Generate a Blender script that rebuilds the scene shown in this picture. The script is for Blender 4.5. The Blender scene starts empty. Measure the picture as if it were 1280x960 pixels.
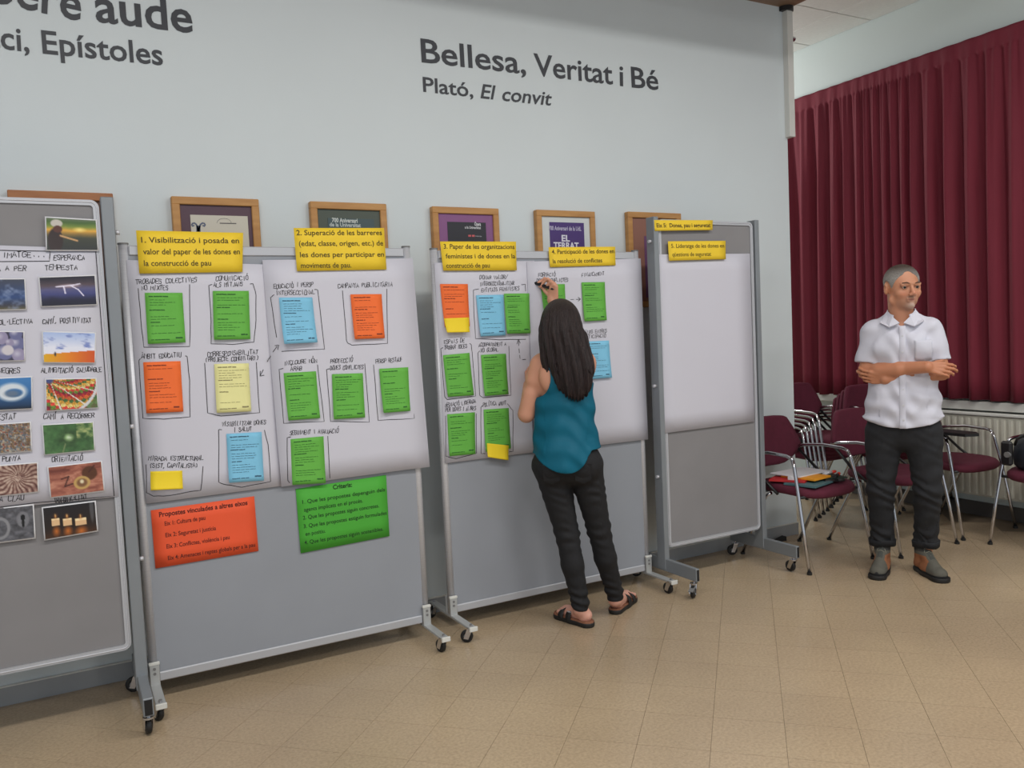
import bpy, math, random
import numpy as np
from mathutils import Vector, Matrix
random.seed(7); rng = np.random.RandomState(5)
scene = bpy.context.scene
C = scene.collection

# ---------------------------------------------------------------- camera
YAW, PITCH, ROLL, FPX, CAMH = -28.446, 3.502, -2.576, 1035.8, 1.45
def cam_basis():
    y, p, r = (math.radians(a) for a in (YAW, PITCH, ROLL))
    F = Vector((-math.sin(y)*math.cos(p), math.cos(y)*math.cos(p), -math.sin(p)))
    rt = Vector((math.cos(y), math.sin(y), 0)); up = rt.cross(F)
    return math.cos(r)*rt + math.sin(r)*up, -math.sin(r)*rt + math.cos(r)*up, F
CR, CU, CF = cam_basis()
cam_data = bpy.data.cameras.new('camera'); cam = bpy.data.objects.new('camera', cam_data); C.objects.link(cam)
cam.matrix_world = Matrix(((CR.x, CU.x, -CF.x, 0), (CR.y, CU.y, -CF.y, 0), (CR.z, CU.z, -CF.z, CAMH), (0, 0, 0, 1)))
cam_data.sensor_width = 36; cam_data.lens = 36*FPX/1280; cam_data.clip_start = .05
scene.camera = cam

# ---------------------------------------------------------------- view + world
scene.view_settings.view_transform = 'Standard'; scene.view_settings.look = 'None'
scene.view_settings.gamma = 1; scene.view_settings.use_curve_mapping = False
scene.view_settings.exposure = 0.35
w = bpy.data.worlds.new('world'); scene.world = w; w.use_nodes = True
w.node_tree.nodes['Background'].inputs[0].default_value = (.86, .93, 1.0, 1)
w.node_tree.nodes['Background'].inputs[1].default_value = .52

# ---------------------------------------------------------------- lamps (ceiling panels of the hall) and an added fill light
def area(x, y, z, sx, sy, power, col=(1, .97, .93)):
    l = bpy.data.lights.new('ceiling_lamp_light', 'AREA'); l.shape = 'RECTANGLE'; l.size = sx; l.size_y = sy
    l.energy = power; l.color = col
    o = bpy.data.objects.new('ceiling_lamp_light', l); C.objects.link(o); o.location = (x, y, z); return o
LAMPS = [(4.2, 1.0, 3.86, 33), (2.2, 1.0, 3.86, 28), (-0.2, 1.0, 3.86, 44), (3.6, -1.6, 3.86, 34), (0.2, -1.6, 3.86, 44)]
for x, y, z, p in LAMPS: area(x, y, z, 1.2, .3, p)
def fill_light(x, y, z, power, r=.15):
    l = bpy.data.lights.new('hidden_fill_light', 'POINT'); l.energy = power; l.shadow_soft_size = r; l.color = (1, .98, .95)
    o = bpy.data.objects.new('hidden_fill_light', l); C.objects.link(o); o.location = (x, y, z)
fill_light(4.6, 6.4, 2.95, 62)  # unseen point light added behind the partition to brighten ceiling and far wall

# ---------------------------------------------------------------- helpers
def srgb(c):
    return tuple((v/12.92 if v <= .04045 else ((v+.055)/1.055)**2.4) for v in (k/255 for k in c))
def mat(name, rgb, rough=.6, metal=0, noise=0, scale=8, bump=0, bscale=None, spec=.5, rgb2=None, stretch=None, coat=0):
    m = bpy.data.materials.new(name); m.use_nodes = True; nt = m.node_tree; b = nt.nodes['Principled BSDF']
    c = srgb(rgb); b.inputs['Base Color'].default_value = (*c, 1)
    b.inputs['Roughness'].default_value = rough; b.inputs['Metallic'].default_value = metal
    b.inputs['Specular IOR Level'].default_value = spec
    if coat: b.inputs['Coat Weight'].default_value = coat
    if noise or bump or rgb2:
        tc = nt.nodes.new('ShaderNodeTexCoord'); mp = nt.nodes.new('ShaderNodeMapping')
        nt.links.new(tc.outputs['Object'], mp.inputs[0])
        if stretch: mp.inputs['Scale'].default_value = stretch
    if noise or rgb2:
        n = nt.nodes.new('ShaderNodeTexNoise'); n.inputs['Scale'].default_value = scale; n.inputs['Detail'].default_value = 5
        nt.links.new(mp.outputs[0], n.inputs['Vector'])
        r = nt.nodes.new('ShaderNodeValToRGB'); r.color_ramp.elements[0].position = .3; r.color_ramp.elements[1].position = .7
        c2 = srgb(rgb2) if rgb2 else tuple(v*(1-noise) for v in c)
        c1 = c if rgb2 else tuple(min(1, v*(1+noise)) for v in c)
        r.color_ramp.elements[0].color = (*c2, 1); r.color_ramp.elements[1].color = (*c1, 1)
        nt.links.new(n.outputs['Fac'], r.inputs[0]); nt.links.new(r.outputs[0], b.inputs['Base Color'])
    if bump:
        n2 = nt.nodes.new('ShaderNodeTexNoise'); n2.inputs['Scale'].default_value = bscale or scale; n2.inputs['Detail'].default_value = 4
        nt.links.new(mp.outputs[0], n2.inputs['Vector'])
        bp = nt.nodes.new('ShaderNodeBump'); bp.inputs['Strength'].default_value = bump; bp.inputs['Distance'].default_value = .01
        nt.links.new(n2.outputs['Fac'], bp.inputs['Height']); nt.links.new(bp.outputs[0], b.inputs['Normal'])
    return m
def vcmat(name, rough=.6, sss=0, spec=.4, bump=0, bscale=200):
    m = bpy.data.materials.new(name); m.use_nodes = True; nt = m.node_tree; b = nt.nodes['Principled BSDF']
    a = nt.nodes.new('ShaderNodeVertexColor'); a.layer_name = 'Col'
    nt.links.new(a.outputs[0], b.inputs['Base Color']); b.inputs['Roughness'].default_value = rough
    b.inputs['Specular IOR Level'].default_value = spec
    if sss:
        b.inputs['Subsurface Weight'].default_value = sss; b.inputs['Subsurface Radius'].default_value = (.012, .005, .003)
        b.inputs['Subsurface Scale'].default_value = 1
    if bump:
        n2 = nt.nodes.new('ShaderNodeTexNoise'); n2.inputs['Scale'].default_value = bscale
        bp = nt.nodes.new('ShaderNodeBump'); bp.inputs['Strength'].default_value = bump; bp.inputs['Distance'].default_value = .003
        nt.links.new(n2.outputs['Fac'], bp.inputs['Height']); nt.links.new(bp.outputs[0], b.inputs['Normal'])
    return m

class MB:
    def __init__(s): s.v = []; s.f = []
    def add(s, v, f):
        n = len(s.v); s.v += [tuple(p) for p in v]; s.f += [tuple(i+n for i in q) for q in f]; return s
    def box(s, x0, x1, y0, y1, z0, z1):
        v = [(x, y, z) for z in (z0, z1) for y in (y0, y1) for x in (x0, x1)]
        return s.add(v, [(0, 2, 3, 1), (4, 5, 7, 6), (0, 1, 5, 4), (2, 6, 7, 3), (0, 4, 6, 2), (1, 3, 7, 5)])
    def bbox(s, x0, x1, y0, y1, z0, z1, b=.003):
        # box with chamfered vertical/horizontal edges on all sides
        X = (x0, x0+b, x1-b, x1); Y = (y0, y0+b, y1-b, y1); Z = (z0, z0+b, z1-b, z1)
        v = []
        for sx in (0, 1):
            for sy in (0, 1):
                for sz in (0, 1):
                    xi, yi, zi = (X[3] if sx else X[0]), (Y[3] if sy else Y[0]), (Z[3] if sz else Z[0])
                    xj, yj, zj = (X[2] if sx else X[1]), (Y[2] if sy else Y[1]), (Z[2] if sz else Z[1])
                    v += [(xi, yj, zj), (xj, yi, zj), (xj, yj, zi)]
        I = lambda a, b_, c, k: (a*4+b_*2+c)*3+k
        f = []
        for a in (0, 1):
            f.append([I(a, 0, 0, 0), I(a, 1, 0, 0), I(a, 1, 1, 0), I(a, 0, 1, 0)][::1 if a else -1])
            f.append([I(0, a, 0, 1), I(1, a, 0, 1), I(1, a, 1, 1), I(0, a, 1, 1)][::-1 if a else 1])
            f.append([I(0, 0, a, 2), I(1, 0, a, 2), I(1, 1, a, 2), I(0, 1, a, 2)][::1 if a else -1])
        for a in (0, 1):
            for c in (0, 1):
                f.append([I(a, c, 0, 0), I(a, c, 1, 0), I(a, c, 1, 1), I(a, c, 0, 1)])
                f.append([I(a, 0, c, 0), I(a, 1, c, 0), I(a, 1, c, 2), I(a, 0, c, 2)])
                f.append([I(0, a, c, 1), I(1, a, c, 1), I(1, a, c, 2), I(0, a, c, 2)])
                for d in (0, 1): f.append([I(a, c, d, 0), I(a, c, d, 1), I(a, c, d, 2)])
        s.add(v, f); s.fix = True; return s
    def tube(s, pts, r, n=10, caps=True, closed=False):
        pts = [Vector(p) for p in pts]; rs = r if isinstance(r, (list, tuple)) else [r]*len(pts)
        N = len(pts); V = []; up = None
        for i, p in enumerate(pts):
            a = pts[i-1] if (i > 0 or closed) else p; b = pts[(i+1) % N] if (i < N-1 or closed) else p
            t = (b-a).normalized()
            if up is None:
                up = Vector((0, 0, 1)) if abs(t.z) < .9 else Vector((1, 0, 0))
            u = (up - t*up.dot(t)).normalized(); up = u; wv = t.cross(u)
            for k in range(n):
                an = 2*math.pi*k/n; V.append(p + (u*math.cos(an)+wv*math.sin(an))*rs[i])
        F = []
        for i in range(N if closed else N-1):
            j = (i+1) % N
            for k in range(n): F.append((i*n+k, i*n+(k+1) % n, j*n+(k+1) % n, j*n+k))
        if caps and not closed: F.append(tuple(range(n))[::-1]); F.append(tuple((N-1)*n+k for k in range(n)))
        return s.add(V, F)
    def prism(s, poly, axis, a, b):
        # poly 2D extruded from a to b along axis
        n = len(poly)
        def P(u, v, t): return {'x': (t, u, v), 'y': (u, t, v), 'z': (u, v, t)}[axis]
        V = [P(u, v, a) for u, v in poly]+[P(u, v, b) for u, v in poly]
        F = [tuple(range(n))[::-1], tuple(range(n, 2*n))]+[(i, (i+1) % n, n+(i+1) % n, n+i) for i in range(n)]
        return s.add(V, F)
    def disc(s, c, ax, r, h, n=16):
        c = Vector(c); ax = Vector(ax).normalized(); return s.tube([c-ax*h/2, c+ax*h/2], r, n)
    def build(s, name, m, parent=None, smooth=False, loc=None):
        me = bpy.data.meshes.new(name); me.from_pydata([tuple(v) for v in s.v], [], s.f)
        me.validate()
        import bmesh
        bm = bmesh.new(); bm.from_mesh(me); bmesh.ops.recalc_face_normals(bm, faces=bm.faces); bm.to_mesh(me); bm.free()
        if smooth:
            me.polygons.foreach_set('use_smooth', [len(p.vertices) <= 4 for p in me.polygons])
        if m: me.materials.append(m)
        o = bpy.data.objects.new(name, me); C.objects.link(o)
        if parent: o.parent = parent
        if loc: o.location = loc
        return o
def empty(name, loc=(0, 0, 0), rz=0):
    o = bpy.data.objects.new(name, None); o.empty_display_size = .1; C.objects.link(o)
    o.location = loc; o.rotation_euler = (0, 0, rz); return o
def tag(o, label=None, cat=None, group=None, kind=None):
    if label: o['label'] = label
    if cat: o['category'] = cat
    if group: o['group'] = group
    if kind: o['kind'] = kind
    return o
def dup(o, parent=None):
    c = o.copy(); C.objects.link(c)
    if parent: c.parent = parent
    for ch in list(o.children): dup(ch, c)
    return c
def raw(name, V, F, m, parent=None, smooth=True, cols=None):
    me = bpy.data.meshes.new(name)
    me.from_pydata(V.tolist() if hasattr(V, 'tolist') else V, [], F.tolist() if hasattr(F, 'tolist') else F)
    if smooth: me.polygons.foreach_set('use_smooth', [True]*len(me.polygons))
    if cols is not None:
        a = me.color_attributes.new('Col', 'FLOAT_COLOR', 'POINT')
        cc = np.ones((len(V), 4), np.float32); cc[:, :3] = cols; a.data.foreach_set('color', cc.ravel())
    me.materials.append(m)
    o = bpy.data.objects.new(name, me); C.objects.link(o)
    if parent: o.parent = parent
    return o

# a direction of sight measured on the photograph, carried to a real plane y = Y of the room
def PY(x, y, Y):
    d = CF + CR*((x-640)/FPX) - CU*((y-480)/FPX)
    return Vector((d.x/d.y*Y, Y, CAMH + d.z/d.y*Y))

# ---------------------------------------------------------------- materials
M = {}
M['wall'] = mat('wall_paint', (211, 219, 222), .55, noise=.02, scale=1.5, bump=.03, bscale=120)
M['wall2'] = mat('wall_paint_pale', (214, 224, 223), .6, noise=.02, scale=1.5)
M['base'] = mat('baseboard_gloss', (160, 163, 166), .25, noise=.05, scale=6)
M['white'] = mat('white_enamel', (215, 215, 210), .4)
M['brown'] = mat('soffit_wood', (150, 122, 98), .5, rgb2=(128, 102, 80), scale=3, stretch=(1, 8, 1))
M['ceil'] = mat('ceiling_panel', (226, 226, 222), .9, noise=.03, scale=40, bump=.1, bscale=300)
M['grout'] = mat('grout', (112, 98, 80), .7)
M['alu'] = mat('brushed_aluminium', (205, 206, 212), .42, .3, noise=.06, scale=20, stretch=(1, 1, 12))
M['rail'] = mat('pale_rail', (186, 188, 194), .45, .3)
M['greymetal'] = mat('grey_painted_metal', (134, 139, 144), .42, .2, noise=.05, scale=6)
M['bracket'] = mat('zinc_bracket', (182, 184, 184), .4, .3)
M['chrome'] = mat('chrome', (200, 200, 205), .14, 1)
M['panel'] = mat('panel_felt_blue_grey', (147, 151, 159), .75, noise=.03, scale=3, bump=.08, bscale=500)
M['panel2'] = mat('panel_felt_warm_grey', (134, 132, 134), .8, noise=.05, scale=3, bump=.1, bscale=500)
M['black'] = mat('black_plastic', (22, 22, 25), .45)
M['rubber'] = mat('black_rubber', (28, 27, 27), .6)
M['grey_pl'] = mat('grey_plastic', (120, 120, 120), .5)
M['paper'] = mat('white_paper', (204, 203, 214), .7, noise=.012, scale=2)
M['yellow'] = mat('yellow_card', (240, 204, 48), .7, noise=.02)
M['yellow2'] = mat('yellow_sticky', (244, 214, 40), .7, noise=.02)
M['pale'] = mat('pale_yellow_note', (232, 228, 160), .7, noise=.02)
M['green'] = mat('green_note', (100, 178, 68), .7, noise=.03)
M['greencard'] = mat('green_card', (72, 168, 52), .7, noise=.03)
M['orange'] = mat('orange_note', (244, 112, 48), .7, noise=.03)
M['orangecard'] = mat('orange_card', (236, 88, 48), .7, noise=.03)
M['blue'] = mat('blue_note', (128, 196, 228), .7, noise=.03)
M['ink'] = mat('marker_ink', (32, 30, 34), .6)
M['wallink'] = mat('wall_lettering', (52, 55, 62), .5)
M['inkg'] = mat('faded_ink_green', (38, 96, 34), .7)
M['inko'] = mat('faded_ink_orange', (128, 48, 24), .7)
M['inkb'] = mat('faded_ink_blue', (58, 96, 120), .7)
M['inky'] = mat('faded_ink_yellow', (140, 132, 92), .7)
M['inkcard'] = mat('card_ink', (72, 60, 20), .7)
M['inkgc'] = mat('card_ink_green', (14, 52, 16), .7)
M['inkoc'] = mat('card_ink_orange', (84, 22, 16), .7)
M['oak'] = mat('oak_frame', (196, 146, 86), .5, rgb2=(178, 126, 70), scale=6, stretch=(1, 1, 6), bump=.05, bscale=60)
M['oak2'] = mat('reddish_oak_frame', (178, 118, 72), .5, rgb2=(158, 98, 58), scale=6, stretch=(1, 1, 6))
M['maroon'] = mat('maroon_upholstery', (90, 26, 47), .85, noise=.1, scale=30, bump=.25, bscale=700)
M['curtain'] = mat('maroon_curtain', (116, 31, 49), .8, noise=.08, scale=5, stretch=(1, 4, .3), bump=.1, bscale=400)
M['hairb'] = mat('dark_brown_hair', (52, 38, 37), .45, rgb2=(28, 21, 22), scale=60, stretch=(3, 1, .25), bump=.9, bscale=130, spec=.4)
M['teal'] = mat('teal_satin', (2, 92, 116), .6, noise=.1, scale=8, bump=.35, bscale=14, spec=.25)
M['blackjeans'] = mat('black_jeans', (19, 19, 23), .8, noise=.15, scale=14, bump=.25, bscale=30)
M['darkjeans'] = mat('dark_grey_trousers', (29, 30, 34), .85, noise=.15, scale=14, bump=.3, bscale=24)
M['shirt'] = mat('white_shirt_cotton', (206, 206, 218), .75, noise=.02, scale=6, bump=.3, bscale=11)

# ---------------------------------------------------------------- structure
XE = 4.325
tile_m = bpy.data.materials.new('beige_terrazzo_tile'); tile_m.use_nodes = True
nt = tile_m.node_tree; b = nt.nodes['Principled BSDF']
tc = nt.nodes.new('ShaderNodeNewGeometry'); oi = nt.nodes.new('ShaderNodeObjectInfo')
n1 = nt.nodes.new('ShaderNodeTexNoise'); n1.inputs['Scale'].default_value = 1.1; n1.inputs['Detail'].default_value = 4
n2 = nt.nodes.new('ShaderNodeTexNoise'); n2.inputs['Scale'].default_value = 90; n2.inputs['Detail'].default_value = 3
vo = nt.nodes.new('ShaderNodeTexVoronoi'); vo.inputs['Scale'].default_value = 130
for n in (n1, n2, vo): nt.links.new(tc.outputs['Position'], n.inputs['Vector'])
r1 = nt.nodes.new('ShaderNodeValToRGB'); r1.color_ramp.elements[0].position = .35; r1.color_ramp.elements[1].position = .65
r1.color_ramp.elements[0].color = (*srgb((170, 150, 124)), 1); r1.color_ramp.elements[1].color = (*srgb((184, 163, 134)), 1)
nt.links.new(n1.outputs['Fac'], r1.inputs[0])
r2 = nt.nodes.new('ShaderNodeValToRGB'); r2.color_ramp.elements[0].color = (.72, .72, .70, 1); r2.color_ramp.elements[1].color = (1.12, 1.12, 1.12, 1)
r2.color_ramp.elements[0].position = .3; r2.color_ramp.elements[1].position = .62
nt.links.new(n2.outputs['Fac'], r2.inputs[0])
mx = nt.nodes.new('ShaderNodeMix'); mx.data_type = 'RGBA'; mx.blend_type = 'MULTIPLY'; mx.inputs[0].default_value = .55
nt.links.new(r1.outputs[0], mx.inputs[6]); nt.links.new(r2.outputs[0], mx.inputs[7])
r3 = nt.nodes.new('ShaderNodeValToRGB'); r3.color_ramp.elements[0].color = (1, 1, 1, 1); r3.color_ramp.elements[1].color = (0, 0, 0, 1)
r3.color_ramp.elements[0].position = .1; r3.color_ramp.elements[1].position = .2
nt.links.new(vo.outputs['Distance'], r3.inputs[0])
mm = nt.nodes.new('ShaderNodeMath'); mm.operation = 'MULTIPLY'; mm.inputs[1].default_value = .35; nt.links.new(r3.outputs[0], mm.inputs[0])
mx2 = nt.nodes.new('ShaderNodeMix'); mx2.data_type = 'RGBA'; nt.links.new(mm.outputs[0], mx2.inputs[0])
nt.links.new(mx.outputs[2], mx2.inputs[6]); mx2.inputs[7].default_value = (*srgb((214, 200, 176)), 1)
hs = nt.nodes.new('ShaderNodeHueSaturation'); mr = nt.nodes.new('ShaderNodeMapRange')
mr.inputs[3].default_value = .965; mr.inputs[4].default_value = 1.015
nt.links.new(oi.outputs['Random'], mr.inputs[0]); nt.links.new(mr.outputs[0], hs.inputs['Value'])
nt.links.new(mx2.outputs[2], hs.inputs['Color']); nt.links.new(hs.outputs[0], b.inputs['Base Color'])
b.inputs['Roughness'].default_value = .27; b.inputs['Specular IOR Level'].default_value = .5

fl = MB().box(-3.5, 5.72, -1.0, 8.0, -.06, -.0025).build('floor', M['grout']); tag(fl, kind='structure')
T = .2503; th = math.radians(45.8); ua = Vector((math.cos(th), math.sin(th))); ub = Vector((-math.sin(th), math.cos(th)))
A0 = 2.8055; B0 = .1475
tb = MB().box(-T/2+.0006, T/2-.0006, -T/2+.0006, T/2-.0006, -.010, 0)
tile0 = tb.build('tile', tile_m, fl)
cells = []
for i in range(-30, 45):
    for j in range(-40, 40):
        c = ua*(A0+(i+.5)*T)+ub*(B0+(j+.5)*T)
        if -3.3 < c.x < 5.52 and .2 < c.y < 7.8: cells.append((c.x, c.y))
def visible(x, y):
    v = Vector((x, y, -CAMH)); zz = v.dot(CF)
    if zz < .3: return False
    px = 640+FPX*v.dot(CR)/zz; py = 480-FPX*v.dot(CU)/zz
    if y > 4.05 and x < 4.35: return False
    return -60 < px < 1340 and py < 1010
near = sorted([c for c in cells if visible(*c)], key=lambda c: c[0]**2+c[1]**2)
solo = set(near[:300])
for k, (x, y) in enumerate(near[:300]):
    o = tile0 if k == 0 else tile0.copy()
    if k: C.objects.link(o)
    o.location = (x, y, 0); o.rotation_euler = (0, 0, th)
rest = MB()
for c in cells:
    if c in solo: continue
    hx = T/2-.0006
    P = [Vector(c)+ua*sx*hx+ub*sy*hx for sx, sy in ((-1, -1), (1, -1), (1, 1), (-1, 1))]
    P = [(min(5.69, p.x), p.y) for p in P]
    rest.prism(P, 'z', -.010, 0)
ro = rest.build('far_tile', tile_m, fl); ro['kind'] = 'stuff'

wb = MB().box(-3.5, XE, 4.0, 4.2, 0, 3.9).build('wall_back', M['wall']); tag(wb, kind='structure')
bb = MB().box(-3.5, XE, 3.985, 4.0, 0, .078).build('baseboard_back', M['base']); tag(bb, kind='structure')
MB().box(-3.5, XE, 3.983, 4.0, .078, .083).build('top_bead', M['white'], bb)
wr = MB().box(5.7, 5.85, -1.0, 8.0, 0, 3.9).build('wall_right', M['wall2']); tag(wr, kind='structure')
br = MB().box(5.685, 5.7, -1.0, 8.0, 0, .1).build('baseboard_right', mat('dark_skirting', (84, 80, 78), .5)); tag(br, kind='structure')
wf = MB().box(-3.5, 5.85, 8.0, 8.15, 0, 3.9).build('wall_far', M['wall2']); tag(wf, kind='structure')
ce = MB().box(-3.5, 5.85, -3.4, 8.15, 3.9, 4.0).build('ceiling', M['ceil']); tag(ce, kind='structure')
# lower panelled ceiling beyond and beside the partition wall
for i, x in enumerate((4.1, 4.7, 5.3)):
    for j in range(10):
        y = 2.0+.6*j
        x1 = min(x+.6, 5.7)
        if x < 4.3 and y < 4.15: continue
        MB().bbox(x+.004, x1-.004, y+.004, y+.596, 3.745, 3.765, .004).build('ceiling_panel', M['ceil'], ce)
g = MB()
for j in range(11): g.box(4.1, 5.7, 1.985+.6*j, 2.015+.6*j, 3.752, 3.775)
for x in (4.7, 5.3): g.box(x-.015, x+.015, 2, 8, 3.752, 3.7755)
g.box(4.1, 5.7, 2.0, 8.0, 3.776, 3.9).build('panel_grid', M['grey_pl'], ce)
so = MB().box(-3.5, XE+.035, 2.55, 4.0, 3.5, 3.9).build('trim_1', M['brown']); tag(so, kind='structure')
# cable trunk on the end of the partition wall, with its dark cap
tr = MB().box(XE-.02, XE+.03, 3.96, 4.04, 2.66, 3.47).build('cable_duct', M['white'])
tag(tr, 'cream vertical duct with black cap on the end of the lettered wall', 'duct')
MB().disc((XE+.0, 3.99, 3.485), (0, 0, 1), .05, .028, 20).build('end_cap', M['black'], tr)
MB().disc((XE+.045, 3.98, 3.30), (1, 0, 0), .016, .03, 12).build('bracket_screw', M['chrome'], tr)
# lamp housings (the fluorescent panels the hall is lit by)
for k, (x, y, z, p) in enumerate(LAMPS[:0]): pass
# ---------------------------------------------------------------- boards
def caster(parent, x, y, z=0, turn=0.0, brake=False, r=.03):
    ca, sa = math.cos(turn), math.sin(turn)
    def L(px, py, pz): return (x+px*ca-py*sa, y+px*sa+py*ca, z+pz)
    f = MB()
    for s in (-1, 1):
        f.add([L(s*.014, -.012, .07), L(s*.014, .016, .07), L(s*.014, .034, .022), L(s*.014, .012, .018),
               L(s*.018, -.012, .07), L(s*.018, .016, .07), L(s*.018, .034, .022), L(s*.018, .012, .018)],
              [(0, 1, 2, 3), (4, 7, 6, 5), (0, 4, 5, 1), (1, 5, 6, 2), (2, 6, 7, 3), (3, 7, 4, 0)])
    f.disc(L(0, 0, .071), (0, 0, 1), .021, .007, 14)
    f.tube([L(0, 0, .07), L(0, 0, .085)], .007, 8)
    fk = f.build('caster', M['chrome'], parent)
    ax = Vector((ca, sa, 0)); c = Vector(L(0, .022, r))
    wh = MB(); n = 18
    ring = [(-.010, r-.004), (-.006, r), (.006, r), (.010, r-.004), (.010, .012), (-.010, .012)]
    V = []
    for k in range(n):
        a = 2*math.pi*k/n; rad = Vector((-sa*math.cos(a), ca*math.cos(a), math.sin(a)))
        for u, q in ring: V.append(c+ax*u+rad*q)
    F = [(k*6+j, k*6+(j+1) % 6, ((k+1) % n)*6+(j+1) % 6, ((k+1) % n)*6+j) for k in range(n) for j in range(6)]
    wh.add(V, F).build('wheel', M['rubber'], fk, True)
    MB().disc(c, ax, .013, .024, 12).build('hub', M['grey_pl'], fk)
    if brake:
        MB().add([L(-.012, .01, .058), L(.012, .01, .058), L(.014, .075, .045), L(-.014, .075, .045),
                  L(-.012, .01, .063), L(.012, .01, .063), L(.014, .075, .050), L(-.014, .075, .050)],
                 [(0, 3, 2, 1), (4, 5, 6, 7), (0, 1, 5, 4), (1, 2, 6, 5), (2, 3, 7, 6), (3, 0, 4, 7)]).build('brake_lever', M['grey_pl'], fk)

def wide_board(label, x0, x1, z0, z1, Y, turns):
    t = empty('display_board', ((x0+x1)/2, Y, 0)); tag(t, label, 'display board', 'mobile display boards')
    cx = (x0+x1)/2; X0 = x0-cx; X1 = x1-cx
    MB().box(X0+.03, X1-.03, 0, .022, z0+.02, z1-.03).build('panel', M['panel'], t)
    MB().bbox(X0+.034, X1-.034, -.006, .028, z1-.04, z1, .004).build('top_rail', M['rail'], t)
    MB().bbox(X0+.034, X1-.034, -.006, .028, z0, z0+.038, .004).build('bottom_rail', M['rail'], t)
    for s in (-1, 1):
        px = X0+.017 if s < 0 else X1-.017
        MB().tube([(px, .012, z0-.01), (px, .012, z1+.006)], .0185, 16).build('post', M['alu'], t, True)
        MB().disc((px, .012, z1+.008), (0, 0, 1), .0205, .006, 16).build('post_cap', M['grey_pl'], t)
        b_ = MB(); wd = .019
        b_.bbox(px-wd, px+wd, -.018, -.008, .072, .165, .002)
        b_.bbox(px-wd, px+wd, -.232, .26, .066, .078, .002)
        b_.bbox(px-wd, px+wd, .034, .042, .072, .165, .002)
        br_ = b_.build('foot_bracket', M['bracket'], t)
        MB().bbox(px-wd-.002, px+wd+.002, -.0205, -.006, .160, .172, .002).build('bracket_edge', M['white'], br_)
        MB().bbox(px-wd-.002, px+wd+.002, -.238, -.228, .060, .082, .002).build('bracket_edge', M['white'], br_)
        for zz in (.125, .145): MB().disc((px, -.019, zz), (0, 1, 0), .006, .004, 8).build('bolt', M['grey_pl'], br_)
        MB().disc((px, -.205, .082), (0, 0, 1), .007, .012, 6).build('bolt', M['grey_pl'], br_)
        k = 0 if s < 0 else 1
        caster(t, px, -.205, 0, turns[k]); caster(t, px, .235, 0, turns[k]+1)
    return t

def slim_board(label, x0, x1, z0, z1, Y, postw=.05, post_z0=.13, footy=(-.27, .27), left_post=True):
    # panel with a rounded aluminium edge hung between two deep box posts on castered beams
    t = empty('display_board', ((x0+x1)/2, Y, 0)); tag(t, label, 'display board', 'mobile display boards')
    cx = (x0+x1)/2; X0 = x0-cx; X1 = x1-cx
    MB().box(X0+.01, X1-.01, 0, .024, z0+.01, z1-.01).build('panel', M['panel2'], t)
    def rr(ins, rad, n=6):
        P = []
        for (cx_, cz_, a0) in ((X1-ins-rad, z1-ins-rad, 0), (X0+ins+rad, z1-ins-rad, 90), (X0+ins+rad, z0+ins+rad, 180), (X1-ins-rad, z0+ins+rad, 270)):
            for k in range(n+1):
                a = math.radians(a0+90*k/n); P.append((cx_+rad*math.cos(a), cz_+rad*math.sin(a)))
        return P
    o_, i_ = rr(0, .03), rr(.021, .012); n = len(o_); e = MB()
    V = [(p[0], -.007, p[1]) for p in o_]+[(p[0], -.007, p[1]) for p in i_]+[(p[0], .031, p[1]) for p in o_]+[(p[0], .031, p[1]) for p in i_]
    F = []
    for k in range(n):
        j = (k+1) % n
        F += [(k, j, n+j, n+k), (2*n+k, 3*n+k, 3*n+j, 2*n+j), (k, 2*n+k, 2*n+j, j), (n+k, n+j, 3*n+j, 3*n+k)]
    ed = e.add(V, F).build('edge_frame', M['rail'], t)
    # narrow bead along the inside of the frame
    m_ = rr(.009, .021)
    MB().tube([(p[0], -.008, p[1]) for p in m_], .0022, 6, closed=True).build('edge_bead', M['alu'], ed, True)
    for s in (-1, 1):
        pa, pb = (X0-.006-postw, X0-.006) if s < 0 else (X1+.006, X1+.006+postw)
        MB().bbox(pa, pb, -.02, .05, post_z0-.03, z1+.012, .003).build('post', M['greymetal'], t)
        bm_ = MB().bbox(pa+.004, pb-.004, footy[0], footy[1], .09, .16, .003).build('foot_beam', M['greymetal'], t)
        MB().box(pa+.009, pb-.009, footy[0]-.0015, footy[0]+.001, .096, .154).build('beam_opening', M['black'], bm_)
        for zz in (z1-.12, .62, (z0+z1)/2):
            xk = (pa-.008 if s < 0 else pb+.008)
            MB().disc((xk, .01, zz), (1, 0, 0), .009, .016, 10).build('knob', M['alu'], t, True)
        caster(t, (pa+pb)/2, footy[0]+.035, 0.004, 2.2 if s < 0 else .1, s < 0, .032)
        caster(t, (pa+pb)/2, footy[1]-.035, 0.004, 1.2, False, .032)
    return t

Y1, Y2, Y3, Y4 = 3.575, 3.655, 3.70, 3.62
slim_board('grey display board with rounded frame carrying a sheet of small photos, far left', -1.00, .168, .27, 2.03, Y1, .045)
wide_board('silver framed grey board with orange and green cards below its paper sheets', .232, 1.470, .085, 1.868, Y2, (.5, .3))
wide_board('silver framed grey board the woman is writing on', 1.597, 2.835, .083, 1.865, Y3, (.9, .2))
slim_board('tall narrow grey board with one blank paper sheet, nearest the stacked chairs', 2.905, 3.605, .215, 2.035, Y4, .032)

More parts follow.
